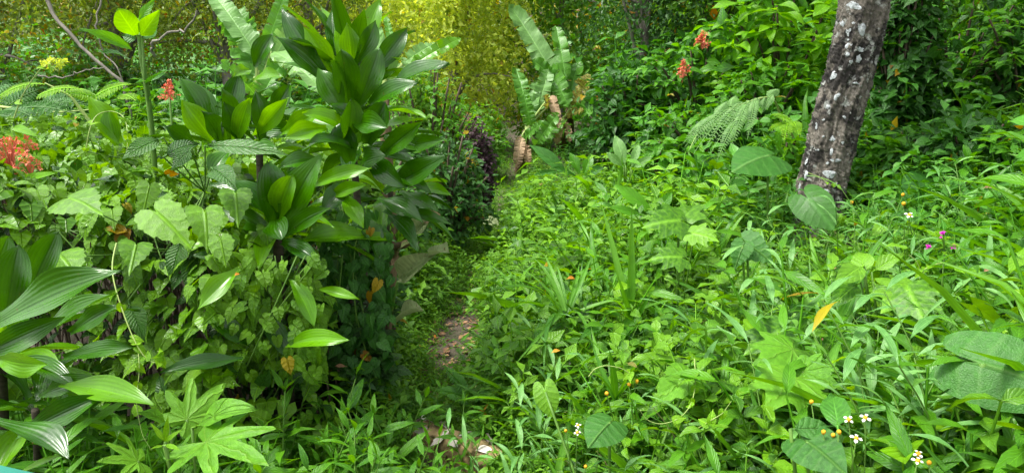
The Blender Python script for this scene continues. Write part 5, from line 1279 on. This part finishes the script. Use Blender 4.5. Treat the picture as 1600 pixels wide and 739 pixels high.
ginger('broad-bladed plant with a long pale leaf leaning left above the path end', gz(888, 292, 7.8), [((888, 274, 7.7), (826, 226, 7.8), 22, 'taro'), ((905, 272, 7.6), (890, 238, 7.7), 17), ((912, 274, 7.6), (925, 240, 7.7), 17), ((900, 276, 7.5), (862, 262, 7.4), 12, 'taro'), ((915, 275, 7.4), (945, 262, 7.3), 16, 'shrub_dark'), ((870, 268, 7.6), (832, 275, 7.4), 10, 'taro')])
ginger('plant with broad ribbed leaves leaning left in front of the pleated pale leaves', gz(1020, 350, 5.0), [((1022, 336, 4.9), (958, 288, 5.0), 24), ((1010, 342, 4.8), (948, 322, 4.8), 15), ((1025, 336, 4.9), (1050, 300, 5.0), 18)])
def strap(label, foot, tips, w_, mat='grass', base_px=None):
    t = thing('strap_leaf_grass', label, 'grass', foot)
    for b, tp, wp, bend in tips:
        p0 = P(*b); part_leaf(t, p0, P(*tp), wp * b[2] / FPX, nrm(UP + .3 * rng.normal(size=3)) if bend > .2 else to_cam(p0, .3, .2), mat, bend=bend, prof='grass', fold=.5, wave=.04, nl=16, nw=1)
    return t
bs = (880, 492, 3.3)
strap('clump of long arching strap leaves beside the path in the middle of the picture', G(880, 492), [((875, 488, 3.3), (748, 462, 3.0), 8, .35), ((872, 490, 3.3), (752, 428, 3.2), 8, .35), ((878, 488, 3.3), (798, 420, 3.5), 8, .3), ((880, 485, 3.3), (832, 402, 3.5), 9, .22), ((884, 486, 3.3), (850, 396, 3.6), 9, .2), ((886, 488, 3.3), (905, 410, 3.6), 9, .2), ((890, 490, 3.3), (945, 428, 3.5), 9, .3), ((892, 492, 3.3), (975, 470, 3.3), 8, .35), ((876, 492, 3.3), (770, 520, 2.9), 9, .38), ((878, 494, 3.3), (800, 575, 2.8), 9, .38), ((882, 494, 3.3), (850, 590, 2.8), 10, .38), ((888, 492, 3.3), (930, 560, 2.9), 9, .38), ((886, 490, 3.3), (870, 415, 3.5), 8, .25), ((890, 488, 3.3), (925, 400, 3.6), 8, .25)], 9)
strap('pair of tall upright sword-like blades standing right of the strap-leaf clump', G(990, 510), [((985, 505, 3.3), (938, 312, 3.5), 13, .06), ((984, 500, 3.3), (987, 325, 3.35), 15, .03), ((990, 505, 3.3), (965, 430, 3.2), 10, .1), ((992, 508, 3.3), (1020, 455, 3.2), 9, .15), ((986, 508, 3.3), (945, 470, 3.1), 9, .3), ((990, 510, 3.2), (958, 560, 2.9), 13, .2), ((992, 510, 3.25), (1040, 520, 3.0), 8, .3)], 9)
strap('long arching blades of a grass below the pair of sword-like blades', G(960, 640), [((962, 620, 2.5), (952, 545, 2.45), 14, .08), ((965, 622, 2.5), (1010, 560, 2.4), 9, .25), ((960, 625, 2.5), (900, 580, 2.4), 9, .3), ((960, 625, 2.5), (925, 540, 2.6), 9, .15), ((960, 628, 2.5), (1035, 600, 2.3), 8, .35)], 9)
strap('pale arching blades at the right edge under the shaded shrubs', G(1530, 470), [((1560, 480, 2.9), (1530, 395, 3.0), 10, .2), ((1520, 420, 2.8), (1600, 460, 2.5), 12, .25), ((1500, 470, 2.6), (1440, 500, 2.4), 10, .3), ((1560, 470, 2.9), (1620, 400, 3.0), 10, .25), ((1500, 400, 3.2), (1430, 380, 3.0), 9, .25), ((1545, 430, 3.0), (1548, 350, 3.1), 12, .08)], 9, 'bamboo')

# grey-green tree fern frond: a main stalk with long side branches of small leaflets
def fern(label, foot, rachis, branches, wl, mat, name='fern', nleaf=26, asp=.32):
    t = thing(name, label, 'fern', foot); foot = np.asarray(foot, float)
    rc = np.array([P(*q) for q in rachis]); u = np.linspace(0, 1, len(rc)); ui_ = np.linspace(0, 1, 24)
    rc = np.stack([np.interp(ui_, u, rc[:, i]) for i in range(3)], 1)
    for _ in range(3): rc[1:-1] = (rc[:-2] + rc[1:-1] * 2 + rc[2:]) / 4
    part_tube(t, 'frond_stalk', rc, np.linspace(.010, .003, 24), 'stem_pale', 5)
    for b, tp in branches:
        p0, p1 = P(*b), P(*tp); Ln = np.linalg.norm(p1 - p0)
        c_ = bez(p0, (p0 + p1) / 2 + UP * .10 * Ln, p1, nleaf)
        T_ = nrm(np.gradient(c_, axis=0)); n_ = nrm(to_cam(p0, .8, .1)); X_ = nrm(np.cross(T_, n_))
        pp_, YY, NN, SS = [], [], [], []
        for i in range(nleaf):
            f = i / (nleaf - 1); ww = wl * (1 - f ** 2.2) * min(1, .55 + f * 2) + wl * .06
            for sg in (-1, 1):
                pp_.append(c_[i]); YY.append(X_[i] * sg * .9 + T_[i] * .45 - UP * .12); NN.append(n_ + .1 * rng.normal(size=3)); SS.append(ww * rng.uniform(.9, 1.1))
        pr_ = grid_leaf(1, asp, 'elliptic', 4, 1, .25, .5)
        V, F, U, rn = merge([(pr_, np.array(pp_), frames(np.array(YY), np.array(NN)), np.array(SS))])
        v, f, u_ = tube(c_, np.linspace(.004, .0015, nleaf), 4)
        F = np.concatenate([F, f + len(V)]); V = np.concatenate([V, v]); U = np.concatenate([U, np.full((len(v), 2), .5)]); rn = np.concatenate([rn, np.full(len(v), .5)])
        o = link('pinna', new_mesh('pinna', V - p0, F, U, M[mat], rn), t); o.location = Vector((p0 - foot).tolist())
    return t
d = 5.6
fern('big grey-green feathery fern frond between the dark thicket and the arrow leaf', gz(1230, 260, 6.2), [(1225, 215, 6.2), (1216, 160, 6.0), (1200, 150, 5.9), (1175, 158, d), (1145, 168, d), (1110, 184, d), (1085, 215, 5.5), (1075, 240, 5.4)],
     [((1200, 150, 5.9), (1218, 140, 6.0)), ((1192, 152, 5.8), (1160, 196, 5.5)), ((1184, 154, 5.7), (1140, 215, 5.4)), ((1172, 158, 5.6), (1110, 240, 5.2)), ((1160, 160, 5.6), (1098, 238, 5.2)), ((1150, 164, 5.6), (1084, 240, 5.2)), ((1138, 170, 5.55), (1076, 236, 5.2)), ((1124, 178, 5.5), (1070, 230, 5.2)), ((1112, 186, 5.5), (1068, 224, 5.2)), ((1180, 156, 5.6), (1168, 218, 5.3)), ((1165, 165, 5.5), (1140, 238, 5.2)), ((1150, 190, 5.4), (1120, 252, 5.1)), ((1142, 166, 5.6), (1150, 150, 5.8)), ((1118, 182, 5.5), (1140, 158, 5.6)), ((1206, 148, 5.9), (1190, 178, 5.7))], .052, 'fern', nleaf=20, asp=.30)
fern('fern with dark broad leaflets at the left edge above the vine bank', gz(60, 260, 4.3), [(-20, 165, 4.3), (40, 172, 4.2), (90, 176, 4.1), (140, 172, 4.0)], [((0, 175, 4.2), (60, 190, 3.8)), ((20, 172, 4.2), (140, 188, 3.8)), ((40, 172, 4.2), (145, 165, 4.0)), ((10, 168, 4.3), (60, 140, 4.4)), ((-10, 165, 4.3), (30, 130, 4.5)), ((60, 172, 4.2), (120, 150, 4.3))], .085, 'taro', nleaf=12, asp=.3)
fern('yellow-green fern arching over the bank below the tall weed', gz(130, 230, 3.9), [(140, 190, 3.9), (110, 150, 3.9), (70, 130, 3.9)], [((0, 150, 3.9), (70, 132, 3.7)), ((60, 150, 3.9), (130, 140, 3.7)), ((150, 150, 3.9), (205, 132, 3.8)), ((150, 152, 3.9), (100, 145, 3.8)), ((190, 150, 3.9), (212, 158, 3.7))], .05, 'herb_lime', nleaf=14)
fern('small green fern lying over the lower path', gz(760, 610, 3.2), [(735, 640, 3.1), (745, 600, 3.2), (765, 568, 3.3)], [((735, 620, 3.1), (690, 570, 3.0)), ((740, 605, 3.2), (800, 572, 3.2)), ((742, 610, 3.15), (790, 600, 3.0)), ((735, 625, 3.1), (680, 610, 2.9)), ((738, 618, 3.1), (770, 620, 2.9))], .05, 'fern_green', nleaf=16)
fern('drooping lime fern fronds left of the lichen trunk under the bright shrub', gz(1235, 300, 5.8), [(1240, 215, 5.8), (1222, 185, 5.8)], [((1235, 195, 5.8), (1200, 205, 5.6)), ((1238, 190, 5.8), (1205, 180, 5.7)), ((1240, 190, 5.8), (1248, 212, 5.6)), ((1232, 188, 5.8), (1225, 222, 5.5))], .06, 'herb_lime', nleaf=14)

# ================================================================== WITHERED SHOOT BESIDE THE PATH
foot = G(606, 548)
t = thing('withered_shoot', 'broken brown shoot with rolled grey-green dying leaves standing left of the path', 'dead plant', (float(P(606, 540, 3.15)[0]), 3.15, float(H(P(606, 540, 3.15)[0], 3.15))))
part_tube(t, 'stalk', np.array([P(603, 560, 3.15), P(608, 500, 3.15), P(614, 450, 3.15), P(617, 398, 3.15)]), [.017, .015, .014, .015], 'bananastem', 8)
part_tube(t, 'broken_top', np.array([P(616, 400, 3.15), P(617, 386, 3.13), P(632, 382, 3.05), P(648, 372, 3.00)]), [.016, .020, .018, .006], 'bananastem', 8)
part_tube(t, 'side_stalk', np.array([P(610, 490, 3.15), P(616, 460, 3.11), P(622, 440, 3.07)]), [.010, .009, .007], 'stem', 6)
part_leaf(t, P(622, 438, 3.07), P(682, 396, 2.95), .12, nrm(np.array([-.35, -.75, .2])), 'wither', bend=.10, prof='elliptic', fold=1.1, wave=.1, nl=16, nw=3)
part_leaf(t, P(672, 402, 2.97), P(702, 394, 2.90), .085, nrm(np.array([.2, -.5, .8])), 'wither', bend=.2, prof='spoon', fold=.9, wave=.25, nl=8, nw=2, label='pale dry tip of the rolled leaf')
part_leaf(t, P(645, 366, 3.05), P(676, 340, 3.05), .085, nrm(np.array([-.3, -.8, .3])), 'wither', bend=.15, prof='elliptic', fold=.8, wave=.2, nl=10, nw=2)
part_leaf(t, P(662, 348, 3.05), P(690, 345, 3.05), .07, nrm(np.array([.2, -.5, .8])), 'dry', bend=.2, prof='spoon', fold=.9, wave=.3, nl=8, nw=2, label='brown dried leaf tip')
part_leaf(t, P(615, 508, 3.05), P(662, 486, 2.90), .10, nrm(np.array([.1, -.5, .8])), 'wither', bend=.2, prof='elliptic', fold=.9, wave=.15, nl=12, nw=2)
part_leaf(t, P(622, 392, 3.07), P(655, 380, 2.95), .05, nrm(np.array([.1, -.5, .8])), 'wither', bend=.25, prof='elliptic', fold=.6, wave=.2, nl=8, nw=2)
foot = G(765, 372)
t = thing('withered_leaf_shoot', 'low grey drooping leaf lying over the weeds in the middle of the path', 'dead plant', foot)
part_leaf(t, P(752, 345, 6.6), P(782, 362, 6.4), .13, nrm(np.array([0, -.6, .7])), 'wither', bend=.25, prof='elliptic', fold=.8, wave=.2, nl=10, nw=2)
part_tube(t, 'stalk', bez(foot, P(750, 355, 6.6), P(752, 345, 6.6), 5), [.008] * 5, 'stem', 5)

# ================================================================== FLOWERS OF THE BANK
def daisy(label, foot, heads, petals=4, disc=.006, pl=.012, group=None, white=True, name='white_flowered_weed'):
    t = thing(name, label, 'flowering weed', foot, group); foot = np.asarray(foot, float)
    for hx, hy, hd, pet in heads:
        c_ = P(hx, hy, hd)
        part_tube(t, 'stem', bez(foot, (foot + c_) / 2 + np.array([rng.normal(0, .03), 0, .05]), c_ - UP * .004, 7), np.linspace(.0028, .0014, 7), 'stem', 5)
        n_ = nrm(UP + to_cam(c_, .3, .3))
        X_ = nrm(np.cross(n_, [0, 1, .1])); Y_ = np.cross(n_, X_)
        hd_ = link('flower_head', None, t, mat4(c_ - foot)) if False else None
        an = np.linspace(0, 2 * math.pi, 9)[:-1]
        dv = [c_ + n_ * disc * .9] + [c_ + (X_ * math.cos(a) + Y_ * math.sin(a)) * disc * .7 + n_ * disc * .6 for a in an] + [c_ + (X_ * math.cos(a) + Y_ * math.sin(a)) * disc for a in an] + [c_ + (X_ * math.cos(a) + Y_ * math.sin(a)) * disc * .5 - n_ * disc * 1.4 for a in an]
        df = [[0, 1 + (i + 1) % 8, 1 + i] for i in range(8)]
        for q in range(2):
            df += [[1 + q * 8 + i, 1 + q * 8 + (i + 1) % 8, 9 + q * 8 + (i + 1) % 8] for i in range(8)] + [[1 + q * 8 + i, 9 + q * 8 + (i + 1) % 8, 9 + q * 8 + i] for i in range(8)]
        dv = np.array(dv); o = link('flower_disc', new_mesh('flower_disc', dv - c_, np.array(df), dv[:, :2].copy(), M['yellow']), t); o.location = Vector((c_ - foot).tolist())
        if pet:
            a0 = rng.random() * 6
            for k in range(petals):
                a = a0 + k * 6.283 / petals + rng.normal(0, .15)
                Yd = X_ * math.cos(a) + Y_ * math.sin(a)
                pv = grid_leaf(1, .75, 'spoon', 4, 1, .2, .5)
                if 'petal' not in _cache: _cache['petal'] = new_mesh('petal', *pv[:2], pv[2], M['white'])
                link('petal', _cache['petal'], t, mat4(c_ + Yd * disc * .6 - foot, frames(Yd, n_)[0], pl * .85 * rng.uniform(.8, 1.15)))
    return t
daisy('weed with three white-petalled orange-centred flowers above the wide blue-green leaves', gz(1335, 790, 1.75), [(1326, 655, 1.7, 1), (1352, 652, 1.72, 1), (1338, 684, 1.66, 1), (1311, 674, 1.68, 0), (1302, 679, 1.7, 0), (1268, 627, 1.8, 0), (1287, 674, 1.7, 0)], pl=.013)
daisy('weed with two white flowers close together at the bottom near the right corner', gz(1440, 800, 1.65), [(1435, 708, 1.6, 1), (1434, 719, 1.58, 1), (1452, 722, 1.6, 0)], pl=.012)
daisy('small white-flowered weed with two heads right of the path foot', gz(905, 740, 2.1), [(903, 664, 2.0, 1), (902, 675, 1.97, 1), (936, 680, 1.95, 0), (884, 672, 2.0, 0), (915, 728, 1.85, 0)], pl=.010, disc=.005)
daisy('white and yellow flower alone between the lichen trunk and magenta flowers', gz(1425, 400, 3.6), [(1421, 336, 3.4, 1), (1412, 318, 3.5, 0)], pl=.020, disc=.010)
daisy('yellow-headed weed at the foot of the lichen trunk', gz(1340, 380, 3.9), [(1337, 349, 3.8, 0), (1411, 304, 4.2, 0), (1331, 316, 4.2, 0)], disc=.010)
daisy('weed with small yellow buds right of the bent pale stalk', gz(990, 640, 2.4), [(983, 600, 2.3, 0), (995, 595, 2.3, 0), (948, 614, 2.2, 0)], disc=.007)
foot = gz(1475, 470, 3.0)
t = thing('magenta_flowered_plant', 'plant with three round magenta flower heads over lime leaves', 'flowering plant', foot)
for hx, hy in [(1473, 364), (1450, 386), (1489, 386), (1470, 371)]:
    sz = 1.0 if hy != 371 else .5
    c_ = P(hx, hy, 2.95); n_ = 26
    dd = nrm(rng.normal(size=(n_, 3)) + UP * .3)
    V, F, U, rn = merge(leafitems('tiny', np.repeat(c_[None], n_, 0), frames(dd, rng.normal(size=(n_, 3))), np.full(n_, .014 * sz)))
    link('flower_head', new_mesh('flower_head', V - foot, F, U, M['magenta'], rn), t)
    part_tube(t, 'stem', bez(P(1476, 392, 2.97), P((1476 + hx) / 2, hy, 2.96), c_, 5), [.002] * 5, 'stem', 4)
part_tube(t, 'stem', bez(foot, foot + UP * .1, P(1476, 392, 2.97), 5), [.003] * 5, 'stem', 4)
for k in range(14):
    a = k * 2.4; b = P(1476 + rng.uniform(-8, 8), 378 + rng.uniform(-8, 18), 2.97)
    link('leaf', leafmesh('ovate', k % 4, 'herb_lime'), t, mat4(b - foot, frames([math.cos(a), math.sin(a), .1], UP + rng.normal(size=3) * .4)[0], .04))

# ================================================================== CURLING STEMS AND TENDRILS
def tendril(label, pts, r=.0028, leaves=0, mat='stem_pale'):
    q = np.array([P(*p) for p in pts]); u = np.linspace(0, 1, len(q)); ui_ = np.linspace(0, 1, 40)
    c_ = np.stack([np.interp(ui_, u, q[:, i]) for i in range(3)], 1)
    for _ in range(10): c_[1:-1] = (c_[:-2] + c_[1:-1] * 2 + c_[2:]) / 4
    t = thing('tendril', label, 'vine stem', q[0])
    r *= .72
    part_tube(t, 'stem', c_, np.linspace(r, r * .35, 40), mat, 6)
    for k in range(leaves + 3):
        i = int(rng.integers(6, 39)); Y = nrm(rng.normal(size=3) - UP * .4)
        link('leaf', leafmesh('heart', k % 4, 'herb_lime'), t, mat4(c_[i] - q[0], frames(Y, to_cam(c_[i], .6, .3))[0], .03))
    return t
tendril('thick pale vine stem hanging in front of the bank to a curled tip', [(182, 380, 2.2), (174, 410, 2.15), (176, 440, 2.1), (196, 500, 2.05), (215, 545, 2.0), (232, 566, 2.0), (248, 568, 2.0), (256, 556, 2.0), (246, 548, 2.0)], .0035, 6)
tendril('thin brown stem hanging from the vine bank down to the cut pale leaves', [(216, 545, 2.05), (218, 580, 2.0), (212, 630, 1.95), (222, 680, 1.9), (235, 700, 1.85)], .0022)
tendril('pale stalk arching up at the left edge with a yellow-green flower spray', [(22, 185, 3.4), (34, 150, 3.4), (62, 108, 3.4), (78, 102, 3.35), (92, 112, 3.35)], .005, 0)
tendril('pale vine stem looping over the top of the bank under the tall weed', [(135, 230, 2.8), (140, 200, 2.8), (150, 178, 2.85), (175, 172, 2.9), (196, 182, 2.85), (200, 210, 2.75), (198, 245, 2.7)], .003, 3)
tendril('pale green stalk bent over like a hook in the weeds right of the path', [(920, 588, 2.3), (928, 576, 2.3), (945, 570, 2.3), (970, 574, 2.3), (986, 584, 2.3), (992, 600, 2.3)], .003)
tendril('long pale vine loop among the weeds below the lime herb', [(1085, 560, 2.3), (1088, 600, 2.25), (1080, 635, 2.15), (1060, 656, 2.1), (1030, 664, 2.1), (1008, 655, 2.1), (1000, 640, 2.1)], .003, 3)
tendril('short pale curved stalk right of the long vine loop', [(1092, 668, 2.05), (1110, 657, 2.0), (1130, 645, 2.0), (1143, 626, 2.0)], .003)
tendril('pale arched tendril under the magenta flowers', [(1440, 430, 2.7), (1446, 418, 2.7), (1470, 410, 2.7), (1492, 415, 2.7), (1506, 428, 2.7), (1504, 442, 2.7)], .0035, 2)
tendril('pale tendril curling beside the arched one under the magenta flowers', [(1420, 398, 2.8), (1432, 408, 2.8), (1438, 422, 2.8), (1437, 436, 2.75)], .003)
tendril('hair-thin vine crossing the foot of the lichen trunk', [(1262, 270, 5.2), (1280, 276, 5.15), (1296, 288, 5.1), (1312, 292, 5.1)], .003)
# lime flower spray on the arching stalk
foot = P(88, 103, 3.4)
t = thing('flower_spray', 'drooping yellow-green flower spray at the tip of the arching pale stalk', 'flower', foot)
florets(t, P(86, 103, 3.4), .10, .03, 40, 'yellowtree', .02, False)

# ================================================================== FALLEN LEAVES
def fallen(label, px, py, lift, size, mat='litter', d=None, yaw=None):
    p = G(px, py, lift) if d is None else P(px, py, d)
    if d is None: p[2] += lift
    v, f, u = LEAF['elliptic'][int(rng.integers(4))]
    o = link('fallen_leaf', new_mesh('fallen_leaf', v, f, u, M[mat])); a = rng.random() * 6 if yaw is None else yaw
    o.matrix_world = mat4(p, frames([math.cos(a), math.sin(a), .1], UP + np.array([0, -.6, 0]) + .2 * rng.normal(size=3))[0], size)
    tag(o, label, 'leaf')
fallen('orange dead leaf on the bare earth of the path', 676, 523, .02, .055, 'orange'); fallen('tan dead leaf beside the orange one on the bare path', 684, 521, .02, .05)
fallen('yellow-orange dead leaf lying on the far path', 802, 314, .08, .12, 'orange'); fallen('yellow dead leaf hanging in the strap-leaf clump', 884, 436, 0, .05, 'orange', 3.4)
fallen('small orange dead leaf in the weeds below the strap-leaf clump', 861, 551, 0, .045, 'orange', 2.7); fallen('red-brown dead leaf on weeds right of the tall sword-like blades', 1184, 440, 0, .05, 'litter', 3.2)
fallen('rust-red dead leaf resting high on the weeds near the right edge', 1535, 294, 0, .10, 'litter', 4.4, .2); fallen('orange torn leaf tip on a glossy leaf above the dark hollow', 366, 431, 0, .03, 'orange', 2.3)
fallen('brown dead leaf behind the nearest glossy leaf at the bottom left', 50, 692, 0, .045, 'litter', 1.75); fallen('brown curled leaf among the narrow-leaved herbs', 559, 716, 0, .05, 'litter', 2.3)
fallen('red-brown dead leaf under the arched tendril at right', 1550, 420, 0, .05, 'litter', 2.9); fallen('yellow leaf in the dark thicket left of the crimson plant', 1054, 150, 0, .12, 'banana_yellow', 7.0)
fallen('yellow leaf on the dark shrub below the fern tip', 1211, 152, 0, .10, 'banana_yellow', 6.2); fallen('yellow leaf on the weeds above the sword-like blades', 845, 290, 0, .10, 'banana_yellow', 6.5)
fallen('yellow leaf below the bent pale stalk', 978, 566, 0, .05, 'banana_yellow', 2.4); fallen('brown leaf in front of the narrow-leaved herbs by the bank', 542, 572, 0, .045, 'litter', 2.8)

n = 150
y = 1.9 + 6 * rng.random(n); x = xpath(y) + .3 + rng.random(n) * (.68 * y - .1)
p = np.stack([x, y, H(x, y) + cover_height(x, y) * rng.uniform(.6, 1.0, n)], 1)
stuff('fallen_leaves', leafitems('elliptic_lo', p, frames(nrm(rng.normal(size=(n, 3)) * [1, 1, .3]), nrm(UP + .5 * rng.normal(size=(n, 3)))), .035 * (.5 + rng.random(n))), M['litter'], 'small brown and rust fallen leaves caught in the weeds of the right bank', 'leaves')
dst = []
for i in range(140):
    y = rng.uniform(1.9, 5.5); x = float(xpath(y)) + .25 + rng.random() * (.66 * y - .1); g = float(H(x, y)); a = rng.random() * 6.28; l_ = rng.uniform(.15, .4)
    b = np.array([x, y, g + .05]); e = b + np.array([math.cos(a) * l_ * .7, math.sin(a) * l_ * .7, float(cover_height(np.array(x), np.array(y))) * rng.uniform(.5, 1.1)])
    dst.append(tube(bez(b, (b + e) / 2 + UP * .08, e, 6), np.linspace(.002, .001, 6), 4))
V = []; F = []; U = []; o_ = 0
for v, f, u in dst: V.append(v); F.append(f + o_); U.append(u); o_ += len(v)
tag(link('dry_stems', new_mesh('dry_stems', np.concatenate(V), np.concatenate(F), np.concatenate(U), M['stem_dry'])), 'thin dry straw-coloured stems among the weeds of the right bank', 'stems', kind='stuff')

# ================================================================== LICHENED KERB STONE AND TEAL BOARD
p0, p1 = G(652, 694), G(785, 746)
t = thing('kerb_stone', 'long ochre kerb stone with white lichen patches at the bottom of the path', 'stone', p0)
dr = nrm((p1 - p0) * [1, 1, 0]); sd = np.array([-dr[1], dr[0], 0]); Ln = np.linalg.norm((p1 - p0)[:2])
nu, nv_ = 60, 20
U_, V_ = np.meshgrid(np.linspace(-.04, Ln, nu), np.linspace(0, 1, nv_), indexing='ij')
an = (V_ - .5) * math.pi * 1.15
cx = np.sign(np.sin(an)) * np.abs(np.sin(an)) ** .6 * .055; cz = np.sign(np.cos(an)) * np.abs(np.cos(an)) ** .6 * .085
endf = np.clip(np.minimum(U_ + .04, .05) / .05, 0.05, 1) ** .5
nz = .006 * wob(U_ * 6, V_ * 4, 3) + .004 * wob(U_ * 10, V_ * 9, 5, 2) + .002 * rng.normal(size=U_.shape)
pts = p0 + dr * U_[..., None] + sd * ((cx + nz) * endf)[..., None] + UP * ((cz * endf) + nz + .03)[..., None]
link('stone', new_mesh('stone', pts.reshape(-1, 3) - p0, grid_faces(nu, nv_), np.stack([U_, V_], -1).reshape(-1, 2), M['stone']), t)
for k in range(14):
    i = int(rng.integers(2, nu - 6)); j = int(rng.integers(6, 14)); c0 = pts[i, j]; nn = nrm(np.cross(pts[i + 1, j] - pts[i, j], pts[i, j + 1] - pts[i, j])); nn = nn * np.sign(nn[2])
    a = np.linspace(0, 6.283, 13)[:-1]; e1 = nrm(pts[i + 1, j] - pts[i, j]); e2 = np.cross(nn, e1); sz = rng.uniform(.016, .036)
    ring = np.array([c0 + (e1 * math.cos(q) * 1.4 + e2 * math.sin(q)) * sz * rng.uniform(.6, 1.2) + nn * .0005 for q in a] + [c0 + nn * .003])
    link('lichen_patch', new_mesh('lichen_patch', ring - p0, np.array([[m_, (m_ + 1) % 12, 12] for m_ in range(12)]), ring[:, :2].copy(), M['stone_white']), t)

d = 1.42
c0 = P(-60, 712, d); t = thing('teal_bench', 'teal painted board edge showing at the bottom left corner', 'bench', c0)
def box_mesh(name, parent, o_, ex, ey, ez, mat):
    v = np.array([o_ + ex * i + ey * j + ez * k for i in (0, 1) for j in (0, 1) for k in (0, 1)])
    f = np.array([[0, 1, 3], [0, 3, 2], [4, 6, 7], [4, 7, 5], [0, 4, 5], [0, 5, 1], [2, 3, 7], [2, 7, 6], [0, 2, 6], [0, 6, 4], [1, 5, 7], [1, 7, 3]])
    me = new_mesh(name, v - np.array(parent.location), f, v[:, :2].copy(), M[mat]); me.polygons.foreach_set('use_smooth', np.zeros(12, bool))
    o = link(name, me, parent); b_ = o.modifiers.new('bevel', 'BEVEL'); b_.width = .004; b_.segments = 2
    return o
e = P(72, 742, d - .12) - c0; ex = e; ey = nrm(np.cross(UP, nrm(e))) * -1.0
ey = ey if ey[1] < 0 else -ey
for k in range(3): box_mesh('board', t, c0 + ey * (.062 * k), ex, ey * .058, -UP * .02, 'teal')
for k in (.15, .55): box_mesh('leg', t, c0 + ex * k - UP * .02, nrm(ex) * .04, ey * .16, -UP * (c0[2] - .05), 'teal')
